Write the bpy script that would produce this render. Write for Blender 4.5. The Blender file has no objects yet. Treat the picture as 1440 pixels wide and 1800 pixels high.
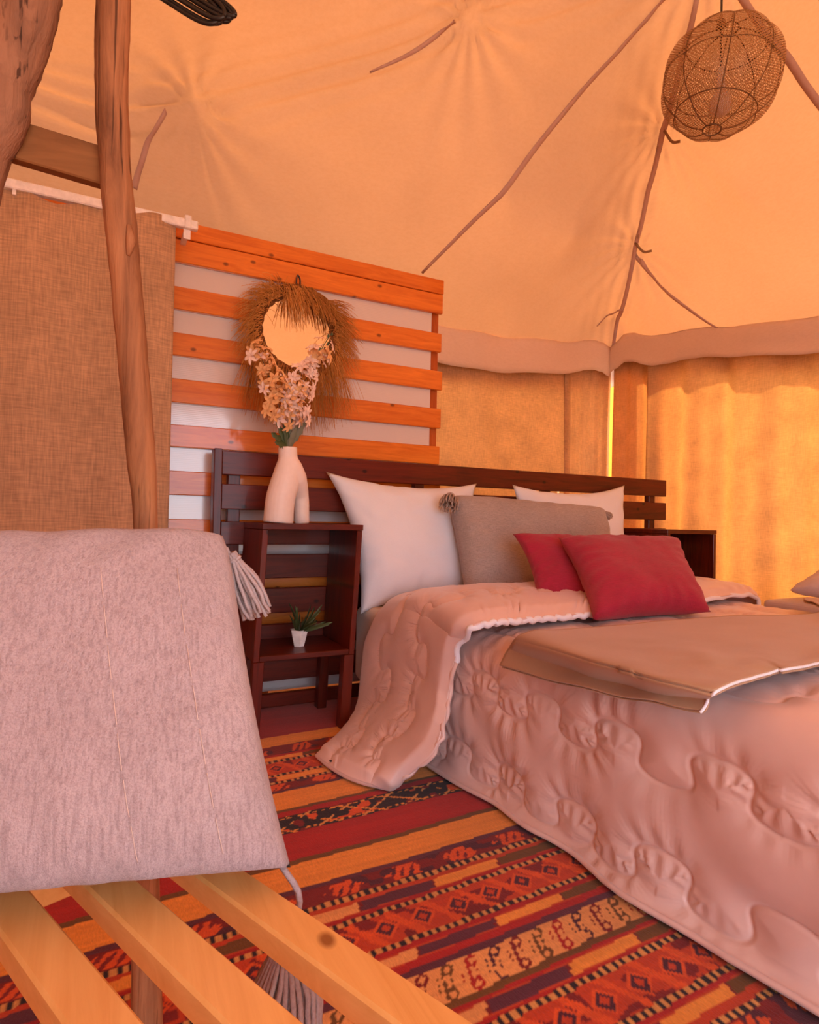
import bpy, bmesh, math, random
import numpy as np
from math import sin, cos, pi, radians, sqrt, atan2
from mathutils import Matrix, Vector

random.seed(7); rng = np.random.default_rng(11)
S = bpy.context.scene
COL = S.collection

# ------------------------------------------------------------------ camera
H_CAM = 0.8; FPX = 1063.0
_yaw = radians(26.9); _pitch = math.atan(16/1063.0); _roll = 0.019
cF = np.array([sin(_yaw)*cos(_pitch), cos(_yaw)*cos(_pitch), sin(_pitch)])
_R = np.array([cos(_yaw), -sin(_yaw), 0.0]); _U = np.cross(_R, cF)
cR = _R*cos(_roll)+_U*sin(_roll); cU = -_R*sin(_roll)+_U*cos(_roll)
cam = bpy.data.cameras.new('camera'); cam.sensor_fit = 'VERTICAL'; cam.sensor_height = 36.0
cam.lens = FPX/1800*36.0; cam.clip_start = 0.02; cam.clip_end = 200
camo = bpy.data.objects.new('camera', cam); COL.objects.link(camo)
camo.matrix_world = Matrix(((cR[0], cU[0], -cF[0], 0), (cR[1], cU[1], -cF[1], 0), (cR[2], cU[2], -cF[2], H_CAM), (0, 0, 0, 1)))
S.camera = camo
CO = np.array([0, 0, H_CAM])
def ray(x, y): return cF+cR*(x-720)/FPX-cU*(y-900)/FPX
def atD(x, y, d): return CO+ray(x, y)*d
def atY(x, y, Y): r = ray(x, y); return CO+r*(Y/r[1])
def atX(x, y, X): r = ray(x, y); return CO+r*(X/r[0])
def atZ(x, y, Z): r = ray(x, y); return CO+r*((Z-H_CAM)/r[2])

# ------------------------------------------------------------------ world, sun, exposure
S.view_settings.view_transform = 'Standard'; S.view_settings.look = 'None'
S.view_settings.gamma = 1.0; S.view_settings.use_curve_mapping = False
S.view_settings.exposure = 0.12
w = bpy.data.worlds.new('desert_sky'); S.world = w; w.use_nodes = True
bg = w.node_tree.nodes['Background']; bg.inputs['Color'].default_value = (0.80, 0.86, 1.0, 1); bg.inputs['Strength'].default_value = 5.0
sun = bpy.data.lights.new('sun', 'SUN'); sun.energy = 20.0; sun.angle = radians(1.0); sun.color = (1.0, 0.93, 0.82)
suno = bpy.data.objects.new('sun', sun); COL.objects.link(suno)
_sd = Vector((0.52, -0.48, 0.70)).normalized()
suno.rotation_euler = _sd.to_track_quat('Z', 'Y').to_euler(); suno.location = (6, -2, 8)
S.cycles.max_bounces = 10; S.cycles.diffuse_bounces = 6; S.cycles.transparent_max_bounces = 16
S.cycles.sample_clamp_indirect = 8.0

# ------------------------------------------------------------------ node material helpers
def srgb(r, g, b):
    f = lambda c: (c/255/12.92) if c/255 <= 0.04045 else ((c/255+0.055)/1.055)**2.4
    return (f(r), f(g), f(b), 1)
class NT:
    def __init__(s, name):
        s.m = bpy.data.materials.new(name); s.m.use_nodes = True; s.t = s.m.node_tree; s.t.nodes.clear()
        s.out = s.n('ShaderNodeOutputMaterial')
    def n(s, typ, **kw):
        nd = s.t.nodes.new(typ)
        for k, v in kw.items():
            if k.startswith('i_'): nd.inputs[k[2:].replace('_', ' ')].default_value = v
            else: setattr(nd, k, v)
        return nd
    def l(s, a, b): s.t.links.new(a, b)
    def coord(s, kind='Object', scale=(1, 1, 1), rot=(0, 0, 0)):
        tc = s.n('ShaderNodeTexCoord'); mp = s.n('ShaderNodeMapping')
        mp.inputs['Scale'].default_value = scale; mp.inputs['Rotation'].default_value = rot
        s.l(tc.outputs[kind], mp.inputs['Vector']); return mp.outputs['Vector']
    def noise(s, vec, scale=5, detail=4, rough=0.55, dist=0):
        nd = s.n('ShaderNodeTexNoise'); nd.inputs['Scale'].default_value = scale; nd.inputs['Detail'].default_value = detail
        nd.inputs['Roughness'].default_value = rough; nd.inputs['Distortion'].default_value = dist
        s.l(vec, nd.inputs['Vector']); return nd.outputs['Fac']
    def ramp(s, fac, stops):
        nd = s.n('ShaderNodeValToRGB'); e = nd.color_ramp.elements
        while len(e) < len(stops): e.new(0.5)
        for el, (p, c) in zip(e, stops): el.position = p; el.color = c
        s.l(fac, nd.inputs['Fac']); return nd.outputs['Color']
    def mixc(s, fac, a, b, mode='MIX'):
        nd = s.n('ShaderNodeMix', data_type='RGBA', blend_type=mode)
        for inp, v in (('Factor', fac), (6, a), (7, b)):
            sock = nd.inputs[0] if inp == 'Factor' else nd.inputs[inp]
            if hasattr(v, 'is_linked'): s.l(v, sock)
            else: sock.default_value = v
        return nd.outputs[2]
    def math(s, op, a, b=None, c=None):
        nd = s.n('ShaderNodeMath', operation=op)
        for i, v in enumerate((a, b, c)):
            if v is None: continue
            if hasattr(v, 'is_linked'): s.l(v, nd.inputs[i])
            else: nd.inputs[i].default_value = v
        return nd.outputs[0]
    def bump(s, h, strength=0.3, dist=0.01, normal=None):
        nd = s.n('ShaderNodeBump'); nd.inputs['Strength'].default_value = strength; nd.inputs['Distance'].default_value = dist
        s.l(h, nd.inputs['Height'])
        if normal is not None: s.l(normal, nd.inputs['Normal'])
        return nd.outputs['Normal']
    def bsdf(s, color, rough=0.6, normal=None, sheen=0, coat=0, metal=0, spec=0.5, coatr=0.1):
        b = s.n('ShaderNodeBsdfPrincipled')
        if hasattr(color, 'is_linked'): s.l(color, b.inputs['Base Color'])
        else: b.inputs['Base Color'].default_value = color
        if hasattr(rough, 'is_linked'): s.l(rough, b.inputs['Roughness'])
        else: b.inputs['Roughness'].default_value = rough
        b.inputs['Sheen Weight'].default_value = sheen; b.inputs['Coat Weight'].default_value = coat; b.inputs['Coat IOR'].default_value = 1.55; b.inputs['Coat Roughness'].default_value = coatr
        b.inputs['Metallic'].default_value = metal; b.inputs['Specular IOR Level'].default_value = spec
        if normal is not None: s.l(normal, b.inputs['Normal'])
        return b.outputs[0]
    def done(s, sh): s.l(sh, s.out.inputs['Surface']); return s.m

def m_plain(name, col, rough=0.6, bump=0.0, bscale=40, var=.12, **kw):
    t = NT(name); v = t.coord(); nz = t.noise(v, bscale, 3)
    c2 = tuple(min(1, x*(1+var)) for x in col[:3])+(1,); c1 = tuple(x*(1-var) for x in col[:3])+(1,)
    c = t.ramp(nz, [(0.3, c1), (0.7, c2)])
    nrm = t.bump(nz, bump, 0.004) if bump else None
    return t.done(t.bsdf(c, rough, nrm, **kw))

def m_cloth(name, col, var=0.15, weave=900, bump=0.25, rough=0.85, sheen=0.2, speck=None, blot=6, trans=None, spec=0.3, weave_var=0.35):
    """woven cloth: two crossed stretched noises for the threads, soft blotches"""
    t = NT(name)
    h1 = t.noise(t.coord(scale=(1, 1, .08)), weave, 1); h2 = t.noise(t.coord(scale=(.08, .08, 1)), weave, 1)
    hh = t.math('ADD', h1, h2)
    bl = t.noise(t.coord(), blot, 3)
    c1 = tuple(x*(1-var) for x in col[:3])+(1,); c2 = tuple(min(1, x*(1+var)) for x in col[:3])+(1,)
    c = t.ramp(bl, [(0.25, c1), (0.75, c2)])
    wv = t.ramp(t.math('MULTIPLY', hh, 0.5), [(0.32, (1-weave_var,)*3+(1,)), (0.66, (1, 1, 1, 1))])
    c = t.mixc(1.0, c, wv, 'MULTIPLY')
    if speck:
        sp = t.noise(t.coord(), 260, 2, 0.7); m = t.ramp(sp, [(0.60, (0, 0, 0, 1)), (0.70, (1, 1, 1, 1))])
        c = t.mixc(m, c, speck)
    nrm = t.bump(hh, bump, 0.002)
    sh = t.bsdf(c, rough, nrm, sheen=sheen, spec=spec)
    if trans:
        f, tc = trans
        tr = t.n('ShaderNodeBsdfTranslucent'); cc = t.mixc(1.0, c, tc, 'MULTIPLY'); t.l(cc, tr.inputs['Color'])
        mx = t.n('ShaderNodeMixShader'); mx.inputs[0].default_value = f; t.l(sh, mx.inputs[1]); t.l(tr.outputs[0], mx.inputs[2]); sh = mx.outputs[0]
    return t.done(sh)

def m_wood(name, light, dark, axis='X', rough=0.35, coat=0.0, scale=1.0, knots=True, bump=0.12, knot=None, coatr=0.1, cracks=False):
    t = NT(name)
    st = {'X': (.09, 1, 1), 'Y': (1, .09, 1), 'Z': (1, 1, .09)}[axis]
    oi = t.n('ShaderNodeObjectInfo'); off = t.math('MULTIPLY', oi.outputs['Random'], 7.0)
    tc = t.n('ShaderNodeTexCoord'); ad = t.n('ShaderNodeVectorMath', operation='ADD'); t.l(tc.outputs['Object'], ad.inputs[0]); t.l(off, ad.inputs[1])
    mp = t.n('ShaderNodeMapping'); mp.inputs['Scale'].default_value = st; t.l(ad.outputs[0], mp.inputs['Vector'])
    g = t.noise(mp.outputs[0], 38*scale, 6, 0.65, 1.2); b = t.noise(mp.outputs[0], 7*scale, 2, 0.5, .6)
    gg = t.math('ADD', t.math('MULTIPLY', g, .65), t.math('MULTIPLY', b, .35))
    c = t.ramp(gg, [(0.32, dark), (0.62, light)])
    if knots:
        sep = t.n('ShaderNodeSeparateXYZ'); t.l(ad.outputs[0], sep.inputs[0]); cmb = t.n('ShaderNodeCombineXYZ'); a1, a2, k1, k2 = {'X': ('X', 'Z', 3.4, 5.0), 'Y': ('Y', 'X', 3.4, 5.0), 'Z': ('Z', 'X', 3.4, 5.0)}[axis]
        t.l(t.math('MULTIPLY', sep.outputs[a1], k1), cmb.inputs[0]); t.l(t.math('MULTIPLY', sep.outputs[a2], k2), cmb.inputs[1])
        vo = t.n('ShaderNodeTexVoronoi', voronoi_dimensions='2D'); vo.inputs['Scale'].default_value = 1.0; t.l(cmb.outputs[0], vo.inputs['Vector'])
        km = t.ramp(vo.outputs['Distance'], [(0.022, (1, 1, 1, 1)), (0.050, (0, 0, 0, 1))])
        kd = knot or tuple(x*0.25 for x in dark[:3])+(1,)
        c = t.mixc(t.math('MULTIPLY', km, .85), c, kd)
    if cracks:
        mc_ = t.n('ShaderNodeMapping'); mc_.inputs['Scale'].default_value = {'X': (.03, 1, 1), 'Y': (1, .03, 1), 'Z': (1, 1, .03)}[axis]; t.l(ad.outputs[0], mc_.inputs['Vector'])
        cr = t.noise(mc_.outputs[0], 75, 3, .6, .5); cm = t.ramp(cr, [(.34, (1, 1, 1, 1)), (.40, (0, 0, 0, 1))]); c = t.mixc(t.math('MULTIPLY', cm, .8), c, tuple(x*.35 for x in dark[:3])+(1,)); g = t.math('ADD', g, t.math('MULTIPLY', cr, 1.5))
    nrm = t.bump(g, bump, 0.003)
    return t.done(t.bsdf(c, rough, nrm, coat=coat, coatr=coatr, spec=.2))

def m_canvas(name, dcol, tcol, f, seam=False):
    t = NT(name); v = t.coord()
    a = t.noise(v, 1.6, 4, .6); b = t.noise(t.coord(scale=(1, 1, 3)), 40, 5, .75); fine = t.noise(v, 420, 2)
    mul = t.ramp(a, [(0.3, (.92, .91, .89, 1)), (0.7, (1, 1, 1, 1))]); mul2 = t.ramp(b, [(0.3, (.94, .92, .89, 1)), (0.6, (1, 1, 1, 1))])
    mm = t.mixc(1.0, mul, mul2, 'MULTIPLY')
    d = t.mixc(1.0, dcol, mm, 'MULTIPLY'); tr_c = t.mixc(1.0, tcol, mm, 'MULTIPLY')
    wr = t.noise(t.coord(scale=(1, 1, 1)), 5, 5, .55, .8)
    nrm = t.bump(t.math('ADD', wr, t.math('MULTIPLY', fine, .03)), 0.14, 0.03)
    di = t.n('ShaderNodeBsdfDiffuse'); t.l(d, di.inputs['Color']); t.l(nrm, di.inputs['Normal'])
    tr = t.n('ShaderNodeBsdfTranslucent'); t.l(tr_c, tr.inputs['Color']); t.l(nrm, tr.inputs['Normal'])
    mx = t.n('ShaderNodeMixShader'); mx.inputs[0].default_value = f; t.l(di.outputs[0], mx.inputs[1]); t.l(tr.outputs[0], mx.inputs[2])
    return t.done(mx.outputs[0])

M = {}
M['canvas'] = m_canvas('tent_canvas', (.80, .56, .46, 1), (.165, .058, .0185, 1), .5)
M['canvas_wall'] = m_canvas('wall_canvas', (.80, .56, .38, 1), (.22, .10, .04, 1), .4)
M['seam'] = m_canvas('seam_tape', (.64, .44, .41, 1), (.20, .08, .05, 1), .1)
M['valance'] = m_canvas('valance_canvas', (.95, .74, .60, 1), (.40, .20, .10, 1), .2)
M['slit_light'] = m_canvas('slit_daylight_yellow', (.9, .55, .12, 1), (.75, .42, .07, 1), .6)  # bright outside light in the corner slit, put into a sheet's colour
M['sheer'] = m_cloth('sheer_curtain_cloth', (.86, .60, .34, 1), .10, 300, .15, .9, .1, trans=(.62, (.72, .62, .50, 1)), weave_var=.25)
M['back_curtain'] = m_cloth('back_curtain_cloth', (.86, .56, .31, 1), .10, 300, .2, .9, .1, trans=(.55, (.74, .66, .54, 1)), weave_var=.3)
M['burlap'] = m_cloth('burlap_curtain_cloth', (.68, .42, .24, 1), .12, 190, .5, .95, .1, blot=4, trans=(.2, (1, .85, .6, 1)), weave_var=.38)
M['sand'] = m_plain('sand_ground', (.62, .44, .28, 1), .95, .3, 20)
M['pine'] = m_wood('orange_varnished_pine', srgb(226, 126, 40), srgb(190, 90, 22), 'X', .42, .7, 1.0, coatr=.10)
M['pine_post'] = m_wood('orange_varnished_post', srgb(190, 96, 40), srgb(150, 64, 20), 'Z', .4, .2)
M['mahog'] = m_wood('mahogany_varnish_x', srgb(102, 31, 13), srgb(57, 13, 6), 'X', .45, .22, 1.0, coatr=.10)
M['mahogz'] = m_wood('mahogany_varnish_z', srgb(102, 31, 13), srgb(57, 13, 6), 'Z', .45, .22, 1.0, coatr=.10)
M['mahogy'] = m_wood('mahogany_varnish_y', srgb(102, 31, 13), srgb(57, 13, 6), 'Y', .45, .22, 1.0, coatr=.10)
M['blond'] = m_wood('blond_pine', srgb(236, 184, 112), srgb(216, 156, 84), 'Y', .42, .1, .8, knot=srgb(130, 74, 34))
M['trunk'] = m_wood('weathered_trunk', srgb(178, 120, 80), srgb(88, 52, 32), 'Z', .75, 0, .7, bump=.7, cracks=True)
M['bark'] = m_wood('grey_brown_trunk', srgb(150, 106, 80), srgb(74, 46, 34), 'Z', .8, 0, .7, bump=.8, cracks=True)
M['plank'] = m_wood('rough_plank', srgb(134, 88, 50), srgb(98, 60, 32), 'X', .75, 0, .6, bump=.4, knots=False)
M['white_metal'] = m_plain('white_painted_metal', (.80, .76, .74, 1), .35)
M['white_cotton'] = m_cloth('white_cotton', (.74, .77, .84, 1), .03, 1400, .10, .8, .15, weave_var=.06)
M['sheet'] = m_cloth('cream_sheet', (.78, .66, .56, 1), .05, 1200, .1, .8, .1, weave_var=.08)
M['taupe'] = m_cloth('taupe_linen', (.42, .345, .315, 1), .10, 700, .4, .9, .2, weave_var=.4)
M['red'] = m_cloth('red_linen', (.40, .016, .055, 1), .12, 700, .3, .8, .15, weave_var=.35)
M['lav'] = m_cloth('pale_lavender_cotton', (.62, .52, .52, 1), .08, 900, .2, .85, .2, weave_var=.15)
t = NT('grey_pink_wool'); v = t.coord(); g = t.noise(v, 520, 3, .7); rb = t.noise(t.coord(scale=(1, 1, .05)), 260, 2, .6); fz = t.noise(v, 900, 2, .6); bl = t.noise(v, 9, 3)
c = t.ramp(bl, [(.3, (.46, .35, .36, 1)), (.7, (.54, .42, .43, 1))]); c = t.mixc(1.0, c, t.ramp(g, [(.36, (.78, .75, .75, 1)), (.56, (1, 1, 1, 1))]), 'MULTIPLY'); c = t.mixc(1.0, c, t.ramp(rb, [(.35, (.80, .78, .78, 1)), (.55, (1, 1, 1, 1))]), 'MULTIPLY')
M['wool'] = t.done(t.bsdf(c, 1.0, t.bump(t.math('ADD', t.math('ADD', g, rb), t.math('MULTIPLY', fz, .6)), .7, .003), sheen=.3, spec=.15))
M['yarn'] = m_plain('grey_yarn', (.38, .30, .30, 1), .95, .4, 300)
M['yarn2'] = m_plain('taupe_yarn', (.40, .30, .25, 1), .95, .4, 300)
M['stitch'] = m_plain('cream_stitching', (.66, .52, .47, 1), .9)
M['runner'] = m_cloth('taupe_satin_runner', (.42, .255, .15, 1), .06, 1500, .08, .55, .25, weave_var=.08)
M['piping'] = m_cloth('white_piping', (.82, .82, .90, 1), .04, 900, .1, .7, .2, weave_var=.08)
M['ceramic'] = m_plain('matte_ceramic', (.80, .68, .62, 1), .5, .03, 60, var=.025)
M['pot'] = m_plain('glazed_white_pot', (.82, .80, .78, 1), .2)
M['soil'] = m_plain('soil', (.08, .05, .03, 1), .95, .4, 80)
M['leaf'] = m_plain('dark_leaf', (.055, .085, .03, 1), .5)
M['leafgrey'] = m_plain('grey_green_leaf', (.17, .17, .11, 1), .7)
M['stem'] = m_plain('brown_stem', (.16, .11, .05, 1), .7)
M['petal'] = m_plain('pale_pink_petal', (.86, .66, .56, 1), .7, 0, 60)
M['petal2'] = m_plain('peach_petal', (.80, .46, .20, 1), .7, 0, 60)
M['raffia'] = m_wood('dry_raffia', srgb(224, 158, 84), srgb(150, 94, 40), 'Z', .8, 0, 1.5, knots=False)
M['wicker'] = m_wood('woven_wicker', srgb(136, 84, 40), srgb(66, 36, 14), 'X', .75, 0, 2.5, knots=False, bump=.8)
M['rope'] = m_plain('dark_cord', (.05, .04, .035, 1), .8)
M['cable'] = m_plain('black_cable', (.012, .010, .010, 1), .45)
M['wire'] = m_plain('rusty_wire', (.12, .055, .022, 1), .6)
M['bulb'] = m_plain('unlit_white_bulb', (.72, .62, .64, 1), .3)
M['strap'] = m_plain('brown_strap', (.25, .15, .08, 1), .9)
t = NT('mirror_glass'); gl = t.n('ShaderNodeBsdfGlossy'); gl.inputs['Roughness'].default_value = .01; gl.inputs['Color'].default_value = (.95, .93, .88, 1); M['mirror'] = t.done(gl.outputs[0])
# twin-wall polycarbonate: white, glossy, with fine horizontal ribs
t = NT('white_polycarbonate'); v = t.coord()
wv = t.n('ShaderNodeTexWave', wave_type='BANDS', bands_direction='Z'); wv.inputs['Scale'].default_value = 42; t.l(v, wv.inputs['Vector'])
M['poly'] = t.done(t.bsdf((.62, .55, .53, 1), .16, t.bump(wv.outputs['Fac'], .10, .002), coat=1.0))
# satin comforter
t = NT('satin_comforter'); v = t.coord(); nz = t.noise(v, 9, 3)
c = t.ramp(nz, [(.3, (.66, .45, .40, 1)), (.7, (.73, .51, .455, 1))])
M['satin'] = t.done(t.bsdf(c, .34, t.bump(t.noise(v, 22, 2, .5, .4), .10, .006), sheen=.3, spec=.6))
# brass mesh shade: see-through procedural netting
t = NT('woven_wire_mesh'); uv = t.n('ShaderNodeTexCoord'); sx = t.n('ShaderNodeSeparateXYZ'); t.l(uv.outputs['UV'], sx.inputs[0])
U_ = t.math('MULTIPLY', sx.outputs['X'], 104); V_ = t.math('MULTIPLY', sx.outputs['Y'], 52)
def _ln(e):
    fr = t.math('FRACT', e); return t.math('LESS_THAN', t.math('ABSOLUTE', t.math('SUBTRACT', fr, .5)), .175)
al = t.math('MAXIMUM', _ln(t.math('ADD', U_, V_)), _ln(t.math('SUBTRACT', U_, V_)))
tp = t.n('ShaderNodeBsdfTransparent'); mx = t.n('ShaderNodeMixShader')
sh = t.bsdf((.36, .19, .08, 1), .5); t.l(al, mx.inputs[0]); t.l(tp.outputs[0], mx.inputs[1]); t.l(sh, mx.inputs[2]); M['mesh'] = t.done(mx.outputs[0])
# kilim: colours are woven into the mesh as a colour attribute; nodes add wool grain and weft ribs
t = NT('kilim_wool'); at = t.n('ShaderNodeAttribute', attribute_name='weave'); v = t.coord()
g = t.noise(t.coord(scale=(1, .25, 1)), 330, 3, .7); b = t.noise(v, 5, 3)
mm = t.mixc(1.0, t.ramp(g, [(.3, (.78, .76, .74, 1)), (.65, (1, 1, 1, 1))]), t.ramp(b, [(.3, (.86, .84, .82, 1)), (.7, (1, 1, 1, 1))]), 'MULTIPLY')
cc = t.mixc(1.0, at.outputs['Color'], mm, 'MULTIPLY')
M['kilim'] = t.done(t.bsdf(cc, .95, t.bump(g, .5, .003), sheen=.15, spec=.2))

# ------------------------------------------------------------------ object helpers
W = {}
def mesh_data(name, verts, faces, mat, smooth=False, uvs=None):
    me = bpy.data.meshes.new(name)
    me.from_pydata([tuple(map(float, v)) for v in verts], [], [tuple(map(int, f)) for f in faces]); me.update()
    if mat: me.materials.append(M[mat])
    if smooth: me.polygons.foreach_set('use_smooth', [True]*len(me.polygons))
    return me
def link(o, parent, origin):
    COL.objects.link(o)
    o.location = Vector(origin)-(W[parent.name] if parent else Vector((0, 0, 0)))
    if parent: o.parent = parent
    W[o.name] = Vector(origin); return o
def obj(name, verts, faces, mat, parent=None, smooth=False, origin=None):
    v = np.asarray(verts, float)
    if origin is None: origin = np.array([(v[:, 0].min()+v[:, 0].max())/2, (v[:, 1].min()+v[:, 1].max())/2, v[:, 2].min()])
    me = mesh_data(name, v-np.asarray(origin), faces, mat, smooth)
    return link(bpy.data.objects.new(name, me), parent, origin)
def inst(name, me, parent, mw):
    """another object on shared mesh data, world matrix mw"""
    o = bpy.data.objects.new(name, me); COL.objects.link(o)
    loc, rot, sc = mw.decompose(); o.rotation_mode = 'QUATERNION'
    o.location = loc-(W[parent.name] if parent else Vector((0, 0, 0))); o.rotation_quaternion = rot; o.scale = sc
    if parent: o.parent = parent
    W[o.name] = loc; return o
def tag(o, label=None, cat=None, group=None, kind=None):
    if label: o['label'] = label
    if cat: o['category'] = cat
    if group: o['group'] = group
    if kind: o['kind'] = kind
    return o
def thing(name, loc, label, cat, group=None):
    o = bpy.data.objects.new(name, None); o.empty_display_size = .05
    link(o, None, loc); return tag(o, label, cat, group)
def mod(o, typ, **kw):
    m = o.modifiers.new(typ.lower(), typ)
    for k, v in kw.items(): setattr(m, k, v)
    return m

def box_vf(x0, x1, y0, y1, z0, z1, bev=0.0, seg=1):
    bm = bmesh.new(); bmesh.ops.create_cube(bm, size=1.0)
    for v in bm.verts: v.co = Vector(((x0+x1)/2+v.co.x*(x1-x0), (y0+y1)/2+v.co.y*(y1-y0), (z0+z1)/2+v.co.z*(z1-z0)))
    if bev: bmesh.ops.bevel(bm, geom=bm.edges[:], offset=bev, segments=seg, affect='EDGES', profile=.5)
    vs = [tuple(v.co) for v in bm.verts]; bm.verts.index_update(); fs = [tuple(v.index for v in f.verts) for f in bm.faces]; bm.free(); return vs, fs
def box(name, x0, x1, y0, y1, z0, z1, mat, parent=None, bev=.003, seg=1, fn=None):
    v, f = box_vf(x0, x1, y0, y1, z0, z1, bev, seg)
    if fn: v = [fn(*p) for p in v]
    return obj(name, v, f, mat, parent)
def oriented_box(name, c, ax, ay, az, hx, hy, hz, mat, parent, bev=.002):
    v, f = box_vf(-hx, hx, -hy, hy, -hz, hz, bev)
    ax, ay, az, c = map(np.asarray, (ax, ay, az, c))
    return obj(name, [c+ax*p[0]+ay*p[1]+az*p[2] for p in v], f, mat, parent)
def tube_vf(pts, rad, n=8, cap=True, jit=0.0):
    P = np.asarray(pts, float); N = len(P); rad = np.broadcast_to(np.asarray(rad, float), (N,))
    T = np.gradient(P, axis=0); T /= np.linalg.norm(T, axis=1)[:, None]+1e-12
    a = np.array([0, 0, 1.]) if abs(T[0][2]) < .9 else np.array([1., 0, 0])
    vs = []; u = np.cross(T[0], a); u /= np.linalg.norm(u)
    for i in range(N):
        u = u-T[i]*(u@T[i]); u /= np.linalg.norm(u)+1e-12; b = np.cross(T[i], u)
        for k in range(n):
            r = rad[i]*(1+(rng.normal()*jit if jit else 0)); vs.append(P[i]+r*(u*cos(2*pi*k/n)+b*sin(2*pi*k/n)))
    fs = [(i*n+k, i*n+(k+1) % n, (i+1)*n+(k+1) % n, (i+1)*n+k) for i in range(N-1) for k in range(n)]
    if cap: fs += [tuple(range(n))[::-1], tuple((N-1)*n+k for k in range(n))]
    return vs, fs
def joinvf(parts):
    V = []; Fs = []
    for v, f in parts:
        o = len(V); V += [tuple(x) for x in v]; Fs += [tuple(i+o for i in q) for q in f]
    return V, Fs
def tube(name, pts, rad, mat, parent=None, n=8, jit=0.0): return obj(name, *tube_vf(pts, rad, n, True, jit), mat, parent, True)
def grid_f(nu, nv, closed_u=False):
    return [(i*nv+j, i*nv+j+1, ((i+1) % nu)*nv+j+1, ((i+1) % nu)*nv+j) for i in range(nu if closed_u else nu-1) for j in range(nv-1)]
def spline(pts, n):
    P = np.asarray(pts, float); m = len(P); Q = np.vstack([2*P[0]-P[1], P, 2*P[-1]-P[-2]]); out = []
    for t in np.linspace(0, m-1, n):
        i = min(int(t), m-2); u = t-i; a, b, c, d = Q[i:i+4]
        out.append(.5*((2*b)+(-a+c)*u+(2*a-5*b+4*c-d)*u*u+(-a+3*b-3*c+d)*u**3))
    return np.array(out)
_tab = rng.random((64, 64))
def vnoise(x, y):
    x = np.asarray(x, float); y = np.asarray(y, float)
    xi = np.floor(x).astype(int); yi = np.floor(y).astype(int); fx = x-xi; fy = y-yi
    fx = fx*fx*(3-2*fx); fy = fy*fy*(3-2*fy); g = lambda a, b: _tab[a % 64, b % 64]
    return ((g(xi, yi)*(1-fx)+g(xi+1, yi)*fx)*(1-fy)+(g(xi, yi+1)*(1-fx)+g(xi+1, yi+1)*fx)*fy)*2-1
def fbm(x, y, o=3): return sum(vnoise(x*2**k+17*k, y*2**k+5*k)/2**k for k in range(o))
def normals(Pg):
    du = np.gradient(Pg, axis=0); dv = np.gradient(Pg, axis=1); n = np.cross(du, dv); return n/(np.linalg.norm(n, axis=2)[..., None]+1e-12)

# ================================================================== SETTING
# ---- ground and tent shell
XL, XR, YF, YB = -2.3, 3.4, -1.6, 3.405
tag(box('floor', -9, 9, -9, 9, -.06, -.006, 'sand', bev=0), kind='structure')

PK = atD(1243, -95, 2.4)
CR_ = atX(1070, 638, XR)
hipR = []
def hip_at(px, py, A, B):
    r = ray(px, py); m = np.array([[r[0], A[0]-B[0]], [r[1], A[1]-B[1]]]); tt, u = np.linalg.solve(m, np.asarray(A)[:2]); return CO+r*tt
ctrl = [PK, CR_]
for p in [(1085, 560), (1117, 430), (1140, 330), (1165, 228), (1200, 100), (1225, 0)]: ctrl.append(hip_at(*p, CR_, PK))
K1 = atD(340, 178, 2.75); K2 = atD(830, 30, 2.45)
ctrl += [K1, K2]
for a_, b_, sg in ((K1, K2, .28), (K2, PK, .22)):
    for t_ in (.14, .28, .42, .56, .70, .85): q = a_*(1-t_)+b_*t_; q[2] -= sg*t_*(1-t_); ctrl.append(q)
K0 = np.array([-.95, 2.95, 2.45]); LB = np.array([XL, YB, 1.95]); ctrl += [K0, LB, (K0+LB)/2-np.array([0, 0, .05]), (K0+K1)/2-np.array([0, 0, .04])]
A_0 = lambda *a: np.array(a, float)
def lerp(a, b, t): return np.asarray(a)*(1-t)+np.asarray(b)*t
for C_ in (np.array([XR, YF, 1.95]), np.array([XL, YF, 1.95])):
    ctrl.append(C_)
    for t_ in (.2, .4, .6, .8): q = lerp(PK, C_, t_); q[2] -= .25*t_*(1-t_); ctrl.append(q)
for x in np.linspace(XL, XR, 12)[1:-1]: ctrl.append(np.array([x, YB, 1.99+.012*sin(x*3)]))
for x in np.linspace(XL, XR, 10)[1:-1]: ctrl.append(np.array([x, YF, 1.92]))
for y, z in [(2.9, 1.96), (2.31, 1.895), (1.89, 1.83), (1.3, 1.80), (.6, 1.80), (-.2, 1.83), (-.9, 1.88)]: ctrl.append(np.array([XR, y, z]))
for y in (2.6, 1.6, .6, -.4): ctrl.append(np.array([XL, y, 1.9]))
for tgt, t_, s_ in ((A_0(1.5, YB, 2.0), .5, .10), (A_0(2.5, YB, 2.0), .55, .08), (A_0(.4, YB, 1.99), .55, .10), (A_0(XR, 2.2, 1.87), .5, .07), (A_0(XR, .9, 1.80), .5, .10), (A_0(-.6, YB, 1.98), .55, .08)):
    q = lerp(PK if tgt[0] > .5 else (K1 if tgt[0] > 0 else K0), tgt, t_); q[2] -= s_; ctrl.append(q)
for t_, s_ in ((.3, .10), (.6, .14)):
    q = lerp((K1+K2)/2, A_0(XL, .6, 1.9), t_); q[2] -= s_; ctrl.append(q)
ctrl = np.array(ctrl)
def solve_rbf(P):
    d = np.linalg.norm(P[:, None, :2]-P[None, :, :2], axis=2); n = len(P)
    A = np.zeros((n+3, n+3)); A[:n, :n] = d; A[:n, n] = 1; A[:n, n+1:] = P[:, :2]; A[n, :n] = 1; A[n+1:, :n] = P[:, :2].T
    return np.linalg.solve(A, np.concatenate([P[:, 2], np.zeros(3)]))
_w = solve_rbf(ctrl)
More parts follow.
